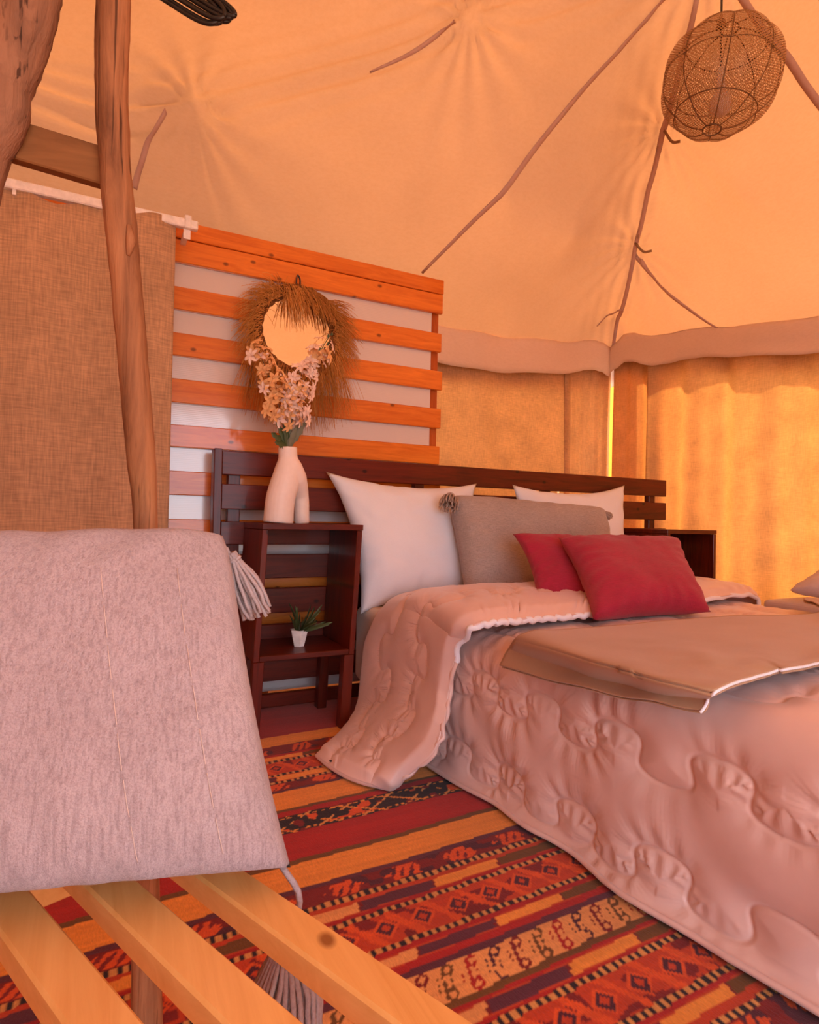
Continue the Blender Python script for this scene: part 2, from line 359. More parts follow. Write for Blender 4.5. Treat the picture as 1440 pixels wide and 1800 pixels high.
ties = [hip_at(1117, 430, CR_, PK), hip_at(1165, 228, CR_, PK), K1, K2, PK]
def roof(x, y):
    x = np.asarray(x, float); y = np.asarray(y, float); n = len(ctrl)
    z = _w[n]+_w[n+1]*x+_w[n+2]*y
    for i in range(n): z = z+_w[i]*np.hypot(x-ctrl[i, 0], y-ctrl[i, 1])
    for k, q in enumerate(ties):
        r = np.hypot(x-q[0], y-q[1]); th = np.arctan2(y-q[1], x-q[0]); z = z+.012*np.sin(th*15+k*1.7+3*r)*np.minimum(r/.08, 1)*np.exp(-r/.26)
    for A_1, B_1, am, wl in ((K1, K2, .020, .085), (K2, PK, .012, .08), (CR_, PK, .008, .07), (K0, K1, .018, .085)):   # stretched folds running beside the ridges
        e = B_1[:2]-A_1[:2]; L = np.hypot(*e); e = e/L; s_ = (x-A_1[0])*e[0]+(y-A_1[1])*e[1]; d = (x-A_1[0])*-e[1]+(y-A_1[1])*e[0]
        ins = np.clip(s_/.12, 0, 1)*np.clip((L-s_)/.12, 0, 1)
        z = z+am*ins*np.cos(2*pi*(d+.05*(s_/L)*(1-s_/L))/wl+.8*vnoise(s_*2, 4.0+0*s_))*np.exp(-np.abs(d)/.10)
    return z+.012*fbm(x*2.3, y*2.3, 2)
gx = np.linspace(XL-.02, XR+.02, 400); gy = np.linspace(YF-.02, YB+.02, 360)
GX, GY = np.meshgrid(gx, gy, indexing='ij'); GZ = roof(GX, GY)
ceiling = obj('ceiling', np.stack([GX, GY, GZ], -1).reshape(-1, 3), grid_f(400, 360), 'canvas', None, True, origin=(PK[0], PK[1], 1.9))
tag(ceiling, 'peaked tent roof of sunlit orange canvas', kind='structure')
def roof_hit(px, py):
    r = ray(px, py); ts = np.linspace(.8, 6.5, 2400); p = CO+r[None]*ts[:, None]
    in_ = (p[:, 0] < XR+.01) & (p[:, 0] > XL) & (p[:, 1] < YB+.01)
    d = p[:, 2]-roof(p[:, 0], p[:, 1]); k = np.where((d > 0) & in_)[0]
    if len(k) == 0: k = np.where(in_)[0][-1:]; q = p[k[0]].copy(); return q
    return p[k[0]]
def seam(pxs, wd, n=40):
    P = spline([roof_hit(*q) for q in pxs], n); P[:, 2] = roof(P[:, 0], P[:, 1])-.006
    T = np.gradient(P, axis=0); T /= np.linalg.norm(T, axis=1)[:, None]; side = np.cross(T, np.array([0, 0, 1.])); side /= np.linalg.norm(side, axis=1)[:, None]
    ww = np.broadcast_to(np.interp(np.linspace(0, 1, n), np.linspace(0, 1, len(np.atleast_1d(wd))), np.atleast_1d(wd)), (n,))
    V = []
    for s in (-.5, .5):
        q = P+side*(ww*s)[:, None]; q[:, 2] = roof(q[:, 0], q[:, 1])-.005; V.append(q)
    V = np.stack(V, 1); o = obj('seam', V.reshape(-1, 3), grid_f(n, 2), 'seam', ceiling, True); mod(o, 'SOLIDIFY', thickness=.001, offset=0)
seam([(742, 478), (850, 370), (958, 237), (1030, 150), (1130, 40), (1180, -20)], [.016, .028, .022, .02])
seam([(1073, 636), (1085, 560), (1117, 430), (1140, 330), (1165, 228), (1205, 80), (1226, -10)], [.02, .026, .022])
seam([(1117, 448), (1160, 500), (1215, 545), (1260, 575), (1312, 600)], [.024, .012])
seam([(1302, -8), (1345, 55), (1385, 100), (1415, 145), (1445, 185)], [.03, .034, .03])
seam([(236, 328), (250, 280), (270, 230), (292, 192)], [.028, .016])
seam([(1095, 545), (1070, 552), (1050, 572)], [.022, .01], 14)
seam([(800, 38), (770, 58), (720, 92), (650, 125)], [.02, .006], 20)
for k, (px, py, ex, ey) in enumerate([(1117, 424, 1146, 432), (1168, 226, 1196, 238)]):
    a = roof_hit(px, py); b = roof_hit(ex, ey); b[2] -= .03; tube('tie_strap', spline([a-np.array([0, 0, .01]), lerp(a, b, .5)-np.array([0, 0, .035]), b], 8), .007, 'strap', ceiling, 6)

# ---- valances (hanging strip of canvas along the eaves)
def strip(name, xy0, xy1, ztop, zbot, mat, n, amp, freq, inward, thick=.003, rows=8, kind=None, label=None, parent=None, phase=0.0, ampb=None):
    a = np.asarray(xy0, float); b = np.asarray(xy1, float); L = np.linalg.norm(b-a); inward = np.asarray(inward, float)
    V = []
    for i in range(n):
        t_ = i/(n-1); q = a*(1-t_)+b*t_; s = t_*L
        for j in range(rows):
            v = j/(rows-1); z = ztop(t_)*(1-v)+zbot(t_)*v
            am = amp*(.75+.5*vnoise(s*.9+phase, 3.3))*(1+(0 if ampb is None else ampb*v))
            off = am*(sin(freq*s+phase+1.3*sin(s*2.1+phase)+.35*v)+.35*sin(2.3*freq*s+phase*2+.8*v))+.012*vnoise(s*3+phase, v*3)
            w_ = q+inward*off; V.append((w_[0], w_[1], z))
    o = obj(name, V, grid_f(n, rows), mat, parent, True)
    if thick: mod(o, 'SOLIDIFY', thickness=thick, offset=0)
    if kind: tag(o, label, kind=kind)
    return o
zb = lambda t_: float(roof(XL+(XR-.09-XL)*t_, YB-.10))
strip('trim_1', (XL, YB-.10), (XR-.09, YB-.10), lambda t_: zb(t_)+.005, lambda t_: zb(t_)-.225-.02*sin(t_*16+1), 'valance', 160, .012, 5, (0, -1), kind='structure', label='pale canvas valance hanging along the back eave')
zr = lambda t_: float(roof(XR-.10, YB-.09+(YF-YB)*t_))
strip('trim_2', (XR-.10, YB-.09), (XR-.10, YF), lambda t_: zr(t_)+.005, lambda t_: zr(t_)-.19-.01*sin(t_*22), 'valance', 160, .012, 5, (-1, 0), kind='structure', label='canvas valance hanging along the right eave')
# unseen outer flaps added to darken the curtain tops like a doubled hem
strip('trim_3', (XR+.02, YB), (XR+.02, YF), lambda t_: zr(t_)+.0, lambda t_: zr(t_)-.25, 'valance', 60, .004, 6, (-1, 0), kind='structure', label='added outer canvas flap shading the top of the right curtains')
strip('trim_4', (XL, YB+.03), (XR, YB+.03), lambda t_: zb(t_)+.0, lambda t_: zb(t_)-.31, 'valance', 60, .004, 6, (0, -1), kind='structure', label='added outer canvas flap shading the top of the back curtains')
# canvas walls that close the tent left and front, with the open doorway behind the viewer
strip('wall_left', (XL, YB), (XL, YF), lambda t_: 2.0, lambda t_: 0.0, 'canvas_wall', 60, .01, 4, (1, 0), kind='structure', label='plain canvas wall closing the left side')
strip('wall_front', (XL, YF), (-.85, YF), lambda t_: 2.0, lambda t_: 0.0, 'canvas_wall', 30, .01, 4, (0, 1), kind='structure', label='canvas wall left of the doorway')
strip('wall_front', (1.35, YF), (XR, YF), lambda t_: 2.0, lambda t_: 0.0, 'canvas_wall', 30, .01, 4, (0, 1), kind='structure', label='canvas wall right of the doorway')
# yellow sheet added behind the corner slit, standing in for the outside light
o = strip('slit_backdrop', (XR+.30, YB+.40), (XR+.30, YB-.6), lambda t_: 2.6, lambda t_: 0.0, 'slit_light', 12, .0, 1, (1, 0), kind='structure', label='added yellow sheet standing in for outside light in the corner slit')

# ---- curtains
cz = lambda t_: 2.0
c = strip('curtain', (XL+.1, YB-.02), (atY(996, 760, YB-.02)[0], YB-.02), cz, lambda t_: .02, 'back_curtain', 260, .014, 13, (0, -1), rows=24, ampb=.6)
tag(c, 'flat wide tan curtain hanging behind the headboard', 'curtain', 'tent wall curtains')
x0 = atY(992, 760, YB-.045)[0]
c = strip('curtain', (x0, YB-.045), (XR-.01, YB-.035), cz, lambda t_: .02, 'back_curtain', 110, .022, 62, (0, -1), rows=20, ampb=.2)
tag(c, 'darker gathered curtain squeezed into the tent corner', 'curtain', 'tent wall curtains')
y1 = atX(1152, 760, XR-.03)[1]
c = strip('curtain', (XR-.03, atX(1077, 760, XR-.03)[1]), (XR-.015, y1-.02), lambda t_: 2.0, lambda t_: .02, 'sheer', 60, .014, 38, (-1, 0), rows=24, ampb=.3)
tag(c, 'narrow glowing curtain just right of the corner slit', 'curtain', 'tent wall curtains')
c = strip('curtain', (XR-.055, y1+.03), (XR-.055, YF), lambda t_: zr(t_*.92+.07)-.03, lambda t_: .02, 'sheer', 420, .018, 17, (-1, 0), rows=40, ampb=1.9, phase=.7)
tag(c, 'wide sheer curtain glowing orange beside the right nightstand', 'curtain', 'tent wall curtains')
# burlap partition curtain on its rail
cx1 = atY(303, 640, 2.47)[0]
def burlap_top(t_): return 1.925+.012*sin(t_*60)-.02*(sin(t_*17) > .6)
c = strip('curtain', (-1.9, 2.46), (cx1, 2.46), burlap_top, lambda t_: .03, 'burlap', 240, .022, 20, (0, -1), rows=44, ampb=.5, phase=.4)
tag(c, 'brown burlap curtain hanging behind the rough pole', 'curtain')
ra = atY(348, 396, 2.46); rail = thing('curtain_rail', (ra[0]-.9, 2.46, ra[2]-.02), 'white metal curtain rail above the burlap curtain', 'curtain rail')
box('track', -1.9, ra[0], 2.448, 2.478, ra[2]-.022, ra[2]+.012, 'white_metal', rail, .004)
box('end_clamp', ra[0]-.05, ra[0]-.025, 2.442, 2.484, ra[2]-.026, ra[2]+.024, 'white_metal', rail, .003)
box('bracket', ra[0]-.05, ra[0]-.028, 2.484, 2.600, ra[2]-.03, ra[2]-.022, 'white_metal', rail, .001)
box('bracket_tab', ra[0]-.052, ra[0]-.026, 2.460, 2.466, ra[2]-.062, ra[2]-.02, 'white_metal', rail, .001)
for k in range(9):
    x = ra[0]-.2-k*.2; box('glider', x-.006, x+.006, 2.455, 2.471, ra[2]-.04, ra[2]-.02, 'white_metal', rail, .002)

# ---- kilim rug
CT = {'red': srgb(176, 28, 12), 'dred': srgb(128, 24, 14), 'tan': srgb(242, 158, 58), 'pale': srgb(238, 168, 96), 'olive': srgb(112, 72, 14), 'black': srgb(38, 16, 16), 'purple': srgb(96, 40, 56), 'orange': srgb(198, 66, 12), 'or2': srgb(226, 90, 20), 'cream': srgb(222, 160, 84), 'plum': srgb(80, 24, 40)}
CT = {k: np.array(v[:3]) for k, v in CT.items()}
bands = [(2.60, 'red'), (2.163, 'tan'), (2.073, 'motif'), (1.998, 'red'), (1.985, 'patch'), (1.953, 'dash'), (1.935, 'diamond'), (1.846, 'dash'), (1.832, 'patch'), (1.795, 'dash'), (1.782, 'motif'), (1.735, 'purple'), (1.722, 'tan'), (1.617, 'olive'), (1.603, 'red'), (1.577, 'lattice'), (1.488, 'red'), (1.365, 'olive'), (1.347, 'tan'), (1.255, 'purple'), (1.24, 'motif'), (1.185, 'dash'), (1.168, 'orange'), (1.158, 'patch'), (1.122, 'red'), (1.112, 'dash'), (1.098, 'diamond'), (1.012, 'dash'), (.998, 'red'), (.985, 'patch'), (.955, 'red'), (.937, 'purple'), (.92, 'hook'), (.842, 'olive'), (.828, 'red'), (.820, 'patch'), (.787, 'red'), (.78, 'dash'), (.765, 'diamond'), (.68, 'dash'), (.665, 'red'), (.655, 'patch'), (.625, 'orange'), (.61, 'dash'), (.597, 'motif'), (.535, 'purple'), (.52, 'tan'), (.43, 'olive'), (.412, 'red'), (.29, 'lattice'), (.2, 'red'), (.17, 'olive'), (.15, 'tan'), (.04, 'red'), (-.1, 'tan'), (-.2, 'red'), (-.9, 'tan')]
bt = np.array([b_[0] for b_ in bands]); bk = [b_[1] for b_ in bands]; be = np.append(bt[1:], -1.2)
def kilim_color(x, y):
    t_ = y-.045*x+.0022*vnoise(x*9, y*3); k = np.clip(np.searchsorted(-bt, -t_, side='left')-1, 0, len(bt)-1)
    top = bt[k]; bot = be[k]; u = (top-t_)/(top-bot); out = np.zeros(x.shape+(3,))
    qx = np.floor(x/.006)*.006
    for n_, kind in enumerate(bk):
        m = k == n_
        if not m.any(): continue
        xx = x[m]; uu = u[m]; hgt = bt[n_]-be[n_]; qq = qx[m]; n2 = vnoise(xx*60, y[m]*60); n3 = vnoise(xx*25+9, y[m]*40)
        if kind in CT: cl = np.broadcast_to(CT[kind], xx.shape+(3,)).copy()
        elif kind == 'dash':
            on = (np.mod(xx+.0, .020) < .010); cl = np.where(on[:, None], CT['black'], CT['cream'])
        elif kind == 'patch':
            ph = np.floor((xx-.498-(1.14-bt[n_])*.27+.006*(uu > .5))/.178).astype(int) % 4
            cl = np.stack([CT['purple'], CT['tan'], CT['olive'], CT['pale']])[ph]
            ed = np.abs(np.mod(xx-.498-(1.14-bt[n_])*.27+.006*(uu > .5), .178)) < .006; cl = np.where(ed[:, None], CT['dred'], cl)
            cl = np.where((np.minimum(uu, 1-uu)*hgt < .003)[:, None], CT['orange'], cl)
        elif kind == 'motif':
            cl = np.where((n3 > .25)[:, None], CT['plum'], CT['dred']); ph = np.mod(xx+.04, .15)-.075; v = uu-.5
            shp = (np.abs(ph) < .045*(1-np.abs(v)*1.1)+.012*n2) & (np.abs(v) < .42) & (np.sin(ph*260+v*9)+n2 > -.55)
            cl = np.where(shp[:, None], CT['or2'], cl)
        elif kind == 'diamond':
            cl = np.where((n3+.3*n2 > .2)[:, None], CT['dred'], CT['orange']); ph = np.mod(xx+.04, .085)-.0425; v = (uu-.5)*hgt
            d = np.abs(ph)/.030+np.abs(v)/.030
            cl = np.where((d < 1.0)[:, None], CT['or2'], cl); cl = np.where((d < .72)[:, None], CT['plum'], cl); cl = np.where((d < .36)[:, None], CT['orange'], cl)
            zz = np.abs(np.mod(xx+.0825, .085)-.0425-(v*.55)); cl = np.where(((zz < .010+.006*n2))[:, None], CT['or2'], cl)
        elif kind == 'lattice':
            cl = np.broadcast_to(CT['black'], xx.shape+(3,)).copy(); v = (uu-.5)*hgt; p_ = .13
            for sg in (1, -1):
                z_ = np.abs(np.mod(xx+sg*v*1.5+(.0 if sg > 0 else .06), p_)-p_/2); cl = np.where(((z_ < .006) & (n2 > -.5))[:, None], CT['cream'] if sg > 0 else CT['tan'], cl)
            cl = np.where(((n3 > .55) & (np.abs(v) < .03))[:, None], CT['or2'], cl); cl = np.where(((n3 < -.6))[:, None], CT['dred'], cl)
            cl = np.where((np.abs(np.abs(v)-.034) < .003)[:, None] & (np.mod(qq, .024) < .012)[:, None], CT['tan'], cl)
        else:  # hook
            cl = np.broadcast_to(CT['pale'], xx.shape+(3,)).copy(); v = (uu-.5)*hgt; p_ = .052
            idx = np.floor((xx+v*.35)/p_).astype(int); ph = np.mod(xx+v*.35, p_)-p_/2; c1 = np.stack([CT['plum'], CT['dred'], CT['olive'], CT['red']])[idx % 4]
            ln = (np.abs(ph) < .0035) & (np.abs(v) < .030); hk = (np.abs(np.hypot(ph-.010, np.abs(v)-.026)-.010) < .003)
            br = (np.abs(np.abs(ph)-.014) < .0025) & (np.mod(v+.04, .012) < .006) & (np.abs(v) < .02)
            cl = np.where((ln | hk | br)[:, None] & (n2 > -.7)[:, None], c1, cl)
        out[m] = cl
    return out*(1+.10*vnoise(x*3+5, y*140)[..., None])
def rug_grid(x0, x1, y0, y1, st):
    xs = np.linspace(x0, x1, int((x1-x0)/st)+2); ys = np.linspace(y0, y1, int((y1-y0)/st)+2); return xs, ys
xs, ys = rug_grid(-.45, 1.45, .42, 2.62, .0045)
# finer where seen, coarse towards the edges of the carpet
xs = np.concatenate([np.linspace(-1.6, -.46, 60), xs, np.linspace(1.46, 3.25, 60)]); ys = np.concatenate([np.linspace(-1.15, .41, 80), ys])
RX, RY = np.meshgrid(xs, ys, indexing='ij'); RZ = .004+.0015*fbm(RX*3, RY*3, 2)
V = np.stack([RX, RY, RZ], -1).reshape(-1, 3)
rug = bpy.data.meshes.new('kilim_rug'); nx, ny = RX.shape
ii, jj = np.meshgrid(np.arange(nx-1), np.arange(ny-1), indexing='ij'); q = (ii*ny+jj).ravel(); F4 = np.stack([q, q+ny, q+ny+1, q+1], 1)
rug.vertices.add(len(V)); rug.vertices.foreach_set('co', V.ravel()); rug.loops.add(F4.size); rug.loops.foreach_set('vertex_index', F4.ravel().astype(np.int32))
rug.polygons.add(len(F4)); rug.polygons.foreach_set('loop_start', np.arange(0, F4.size, 4, dtype=np.int32)); rug.update(calc_edges=True)
ca = rug.color_attributes.new('weave', 'FLOAT_COLOR', 'POINT'); colr = np.ones((len(V), 4)); colr[:, :3] = kilim_color(RX, RY).reshape(-1, 3); ca.data.foreach_set('color', colr.ravel())
rug.materials.append(M['kilim'])
o = bpy.data.objects.new('kilim_rug', rug); link(o, None, (0, 0, 0)); tag(o, 'striped red and orange woven kilim rug covering the floor', 'rug')

# ================================================================== FURNITURE
# ---- slatted orange wall panel
PY = 2.60
pn = thing('slatted_panel', (.6, PY+.03, 0), 'tall panel of glossy orange pine slats over white board', 'wall panel')
px1 = atY(781, 500, PY)[0]; px0 = -.35
zs = [(1.93, 2.00), (1.832, 1.926), (1.640, 1.732), (1.452, 1.545), (1.262, 1.358), (1.082, 1.172), (.888, .985), (.70, .79), (.50, .60), (.31, .41), (.10, .20)]
for k, (a, b) in enumerate(zs): box('slat', px0, px1-.004*(k % 3), PY, PY+.022, a, b, 'pine', pn, .003)
box('backing_board', px0+.02, px1-.055, PY+.023, PY+.031, .05, 1.98, 'poly', pn, .001)
for x in (px0+.1, .62, px1-.052): box('post', x, x+.042, PY+.032, PY+.075, 0.0, 1.98, 'pine_post', pn, .003)

# ---- dark headboard
HY = 2.50
hb = thing('headboard', (1.7, HY+.02, 0), 'long dark mahogany slatted headboard behind the pillows', 'headboard')
hx0 = atY(380, 800, HY)[0]; hx1 = atY(1169, 860, HY)[0]
for k, (a, b) in enumerate([(.972, 1.068), (.834, .935), (.692, .785), (.552, .652), (.408, .512), (.27, .362), (.128, .225), (.02, .075)]):
    box('slat', hx0+.022, hx1, HY-.012, HY+.012, a, b, 'mahog', hb, .003)
box('end_post', hx0-.01, hx0+.022, HY-.02, HY+.05, 0, 1.075, 'mahogz', hb, .003)
for x in (hx0+.05, 1.30, 2.06, hx1-.115): box('post', x, x+.05, HY+.013, HY+.05, 0, 1.05, 'mahogz', hb, .003)

# ---- nightstands
def nightstand(x0, x1, yf, yb, zt, zsf, shear, label, th=.022):
    fn = lambda x, y, z: (x+(z-zt)*shear, y, z)
    t_ = thing('nightstand', ((x0+x1)/2-zt*shear, (yf+yb)/2, 0), label, 'nightstand', 'open-fronted nightstands')
    box('top', x0-.002, x1+.002, yf-.002, yb, zt-th, zt, 'mahog', t_, .002, fn=fn)
    box('side', x0, x0+th, yf, yb, zsf-.02, zt-th-.0005, 'mahogz', t_, .002, fn=fn); box('side', x1-th, x1, yf, yb, zsf-.02, zt-th-.0005, 'mahogz', t_, .002, fn=fn)
    box('shelf', x0+th+.0005, x1-th-.0005, yf+.002, yb, zsf-.02, zsf, 'mahog', t_, .002, fn=fn)
    for x in (x0, x1-.042):
        for y in (yf+.002, yb-.045): box('leg', x+.002, x+.042, y, y+.043, 0.006, zsf-.0205, 'mahogz', t_, .002, fn=fn)
    return t_
nightstand(.513, .90, 2.17, 2.483, .782, .305, .05, 'dark nightstand with the white vase on top and a small plant inside')
nightstand(2.590, 2.968, 2.17, 2.483, .782, .305, 0.0, 'empty dark nightstand beside the glowing curtain')

# ---- bed: local frame rotated 4 degrees
BO = np.array([.905, 2.375]); _br = radians(4.0); bu = np.array([cos(_br), sin(_br)]); bv = np.array([sin(_br), -cos(_br)])
BL_, BW = 2.12, 1.58
def bedP(p, q, z): xy = BO+p*bu+q*bv; return (xy[0], xy[1], z)
bed = thing('bed', bedP(BW/2, BL_/2, 0), 'low dark bed frame hidden under the mattress', 'bed')
v, f = box_vf(.08, BW-.06, .02, BL_-.05, .06, .13, .004); obj('frame', [bedP(*p) for p in v], f, 'mahog', bed)
for p in (.14, BW-.2):
    for q_ in (.1, BL_-.2): v, f = box_vf(p, p+.06, q_, q_+.06, .006, .06, .002); obj('foot', [bedP(*c_) for c_ in v], f, 'mahogz', bed)
v, f = box_vf(.045, BW-.02, 0.0, BL_-.03, .13, .445, .04, 5)
mt = obj('mattress', [bedP(p[0], p[1]+.0, p[2]+.006*sin(p[0]*9)*sin(p[1]*8)) for p in v], f, 'sheet', None, True); tag(mt, 'thick mattress in a cream fitted sheet', 'mattress')

# ---- comforter: quilted satin draped over the bed, with folded-back end
def stitch_relief(a, b, P=.24, A=.047, row=.235, off=.085):
    """a, b arc-length coordinates -> quilted height; meandering stitch lines with bulb-shaped loops"""
    tt = np.linspace(-.42, 1.42, 150); CX = tt*P-.026*np.sin(4*pi*tt); CY = A*np.sin(2*pi*tt); sel = (CX > -.07) & (CX < P+.07); CX, CY, CI = CX[sel], CY[sel], tt[sel]
    r0 = np.floor((b-off)/row); best = np.full(a.shape, 9.0); bi = np.zeros(a.shape)
    for dr in (0, 1):
        r = r0+dr; am = np.mod(a+.11*np.mod(r, 2), P); cell = np.floor((a+.11*np.mod(r, 2))/P); bl = b-off-r*row
        af = am.ravel().astype(np.float32); bf = bl.ravel().astype(np.float32); dmin = np.empty(af.shape); im = np.empty(af.shape)
        for s0 in range(0, len(af), 40000):
            d = (af[s0:s0+40000, None]-CX.astype(np.float32))**2+(bf[s0:s0+40000, None]-CY.astype(np.float32))**2; k = d.argmin(1); dmin[s0:s0+40000] = np.sqrt(d[np.arange(len(k)), k]); im[s0:s0+40000] = CI[k]
        dmin = dmin.reshape(a.shape); im = im.reshape(a.shape)+cell*1.0+r*.37; u = dmin < best; best = np.where(u, dmin, best); bi = np.where(u, im, bi)
    amp = np.clip(.5+.9*vnoise(a*6+3, b*6), 0, 1.3)
    pucker = .0046*amp*np.sin(bi*2*pi*13+2.0*vnoise(a*9, b*9))*np.exp(-(best/.055)**2)*(1-np.exp(-(best/.012)**2))
    return .009*(1-np.exp(-(best/.030)**2))+.0055*(1-np.exp(-(best/.0048)**2))+pucker
def arc(P2): return np.concatenate([[0], np.cumsum(np.linalg.norm(np.diff(P2, axis=0), axis=1))])
nA, nB = 640, 520
prof = spline([(.004, .016), (.022, .022), (.040, .05), (.046, .12), (.040, .22), (.034, .33), (.036, .40), (.060, .445), (.11, .462), (.3, .470), (.8, .474), (1.3, .470), (1.50, .462), (1.56, .44), (1.60, .39), (1.605, .2), (1.61, .02)], 900)
ar = arc(prof); sb = np.linspace(0, ar[-1], nB)
# denser sampling on the visible half
sb = np.interp(np.linspace(0, 1, nB), [0, .72, 1], [0, 1.15, ar[-1]])
pp = np.interp(sb, ar, prof[:, 0]); pz = np.interp(sb, ar, prof[:, 1])
qa = np.interp(np.linspace(0, 1, nA), [0, .95, 1], [.22, BL_, BL_+.44])
A_, B_ = np.meshgrid(qa, sb, indexing='ij')
hemq = np.interp(qa, [.45, .69, .93, 1.19, 1.45, 1.66, 1.84, 2.6], [-.01, -.004, .006, .02, .0, -.006, .012, .0])
Pp = pp[None]+np.zeros_like(A_); Pz = pz[None]+np.zeros_like(A_); Pq = np.minimum(A_, BL_)
low = np.clip((.16-Pz)/.16, 0, 1)*(B_ < .4)
Pp = Pp+low*(hemq[:, None]+.010*vnoise(A_*7, 1.0+0*A_))
side = np.clip((.40-Pz)/.3, 0, 1)*(B_ < .6)
Pp = Pp+side*(.014*vnoise(A_*3.5, B_*2)+.004*np.sin(A_*21+B_*6))
over = np.clip(A_-BL_, 0, 1); Pz = np.where(over > 0, np.maximum(.03, Pz-over), Pz); Pq = Pq+np.minimum(over, .03)
xy = BO[None, None]+Pp[..., None]*bu+Pq[..., None]*bv; G = np.concatenate([xy, Pz[..., None]], -1)
N = normals(G); N = np.where((N[nA//2, nB//2, 2] < 0), -N, N)
rel = stitch_relief(A_, B_)+.004*vnoise(A_*5, B_*5)
dia = .005*vnoise((A_+B_)*9, (A_-B_)*2.6)*np.clip((.42-Pz)/.2, 0, 1); rel = rel+dia
fade = np.clip(B_/.05, 0, 1); G = G+N*(rel*(.25+.75*fade))[..., None]
G[..., 2] = np.maximum(G[..., 2], .012)
com = thing('comforter', bedP(.8, 1.1, 0), 'quilted pale pink satin comforter draped over the bed to the floor', 'comforter')
obj('quilt', G.reshape(-1, 3), grid_f(nA, nB), 'satin', com, True)
hem = G[:int(nA*.9), 0]; tube('hem_piping', hem+np.array([0, 0, .002]), .0065, 'satin', com, 6)
# the turned-back end: a thick band across the bed whose left end spills onto the rug
nU, nV = 560, 170
far = [bedP(1.60, .24, .40), bedP(1.54, .24, .455), bedP(1.2, .25, .462), bedP(.6, .22, .462), tuple(atZ(720, 1060, .47)), tuple(atX(676, 1085, .985)), tuple(atX(650, 1130, .965)), tuple(atX(640, 1190, .945)), tuple(atX(632, 1250, .915)), tuple(atX(603, 1300, .79)), tuple(atZ(557, 1331, .014))]
mid = [bedP(1.66, .55, .40), bedP(1.59, .54, .52), bedP(1.2, .54, .535), bedP(.6, .54, .535), bedP(.12, .53, .525), bedP(.035, .54, .47), bedP(.022, .53, .38), bedP(.018, .53, .28), bedP(-.02, .54, .17), bedP(-.10, .53, .07), tuple(atZ(618, 1371, .014))]
near = [bedP(1.64, .80, .40), bedP(1.57, .80, .50), tuple(atZ(1130, 1075, .505)), tuple(atZ(960, 1091, .505)), tuple(atZ(850, 1102, .505)), tuple(atX(818, 1122, .955)), tuple(atX(803, 1165, .955)), tuple(atX(793, 1225, .945)), tuple(atX(783, 1280, .91)), tuple(atX(762, 1330, .87)), tuple(atZ(690, 1383, .014))]
Fs, Ms, Ns = (spline(x_, nU) for x_ in (far, mid, near))
vv = np.linspace(0, 1, nV)[None, :, None]; L0 = 2*(vv-.5)*(vv-1); L1 = -4*vv*(vv-1); L2 = 2*vv*(vv-.5)
G2 = Fs[:, None]*L0+Ms[:, None]*L1+Ns[:, None]*L2
au = arc(Ms); Au = np.repeat(au[:, None], nV, 1); Bv = np.repeat(np.linspace(0, .60, nV)[None], nU, 0)
N2 = normals(G2); s_ = np.sign(N2[nU//4, nV//2, 2]); N2 = N2*s_
rel2 = stitch_relief(Au, Bv, off=.17)*1.0+.004*vnoise(Au*5, Bv*5)
edge = np.clip(np.minimum(Bv, .60-Bv)/.03, 0, 1)*np.clip((au[-1]-Au)/.03, 0, 1)
G2 = G2+N2*((rel2+.010)*edge)[..., None]+N2*.006
G2[..., 2] = np.maximum(G2[..., 2], .014)
fl = obj('turned_back_end', G2.reshape(-1, 3), grid_f(nU, nV), 'satin', com, True); mod(fl, 'SOLIDIFY', thickness=.008, offset=-1)
tag(fl, 'turned-back quilted end spilling onto the rug')
e1 = G2[:, -1]; e1 = e1+np.column_stack([.004*np.sin(au*70), .004*np.cos(au*53), .003*np.sin(au*90)])
tube('edge_piping', e1[10:int(nU*.60)], .010, 'piping', com, 6); tube('edge_piping', e1[int(nU*.60):], .0075, 'satin', com, 6)
tube('hem_piping', G2[-1], .0075, 'satin', com, 6)
tg = atZ(583, 1335, .04); box('care_tag', tg[0]-.006, tg[0]+.008, tg[1]-.004, tg[1]+.006, .034, .037, 'cable', com, .0005)

# ---- runner across the bed
nU, nV = 150, 70
farr = [tuple(atX(876, 1168, .93)), tuple(atX(893, 1140, .955)), tuple(atZ(918, 1116, .522)), tuple(atZ(990, 1105, .528)), tuple(atZ(1200, 1088, .53)), tuple(atZ(1440, 1074, .53)), bedP(1.45, 1.08, .53), bedP(1.62, 1.08, .50), bedP(1.68, 1.08, .36)]
near_ = [tuple(atX(1226, 1244, .945)), tuple(atX(1240, 1228, .955)), tuple(atZ(1258, 1213, .522)), tuple(atZ(1300, 1193, .528)), tuple(atZ(1360, 1175, .53)), tuple(atZ(1440, 1162, .53)), bedP(1.45, 1.56, .53), bedP(1.62, 1.56, .50), bedP(1.68, 1.56, .36)]
midr = [tuple(atX(1048, 1212, .93)), tuple(atX(1060, 1190, .955)), tuple(atZ(1078, 1168, .528)), tuple(atZ(1140, 1150, .535)), tuple(atZ(1270, 1135, .535)), tuple(atZ(1440, 1120, .535)), bedP(1.45, 1.32, .535), bedP(1.62, 1.32, .50), bedP(1.68, 1.32, .36)]
Fs, Ms, Ns = (spline(x_, nU) for x_ in (farr, midr, near_)); vv = np.linspace(0, 1, nV)[None, :, None]; L0 = 2*(vv-.5)*(vv-1); L1 = -4*vv*(vv-1); L2 = 2*vv*(vv-.5)
G3 = Fs[:, None]*L0+Ms[:, None]*L1+Ns[:, None]*L2; N3 = normals(G3); N3 *= np.sign(N3[nU//2, nV//2, 2])
au3 = arc(Ms); AU = np.repeat(au3[:, None], nV, 1); BVv = np.repeat(np.linspace(0, .58, nV)[None], nU, 0)
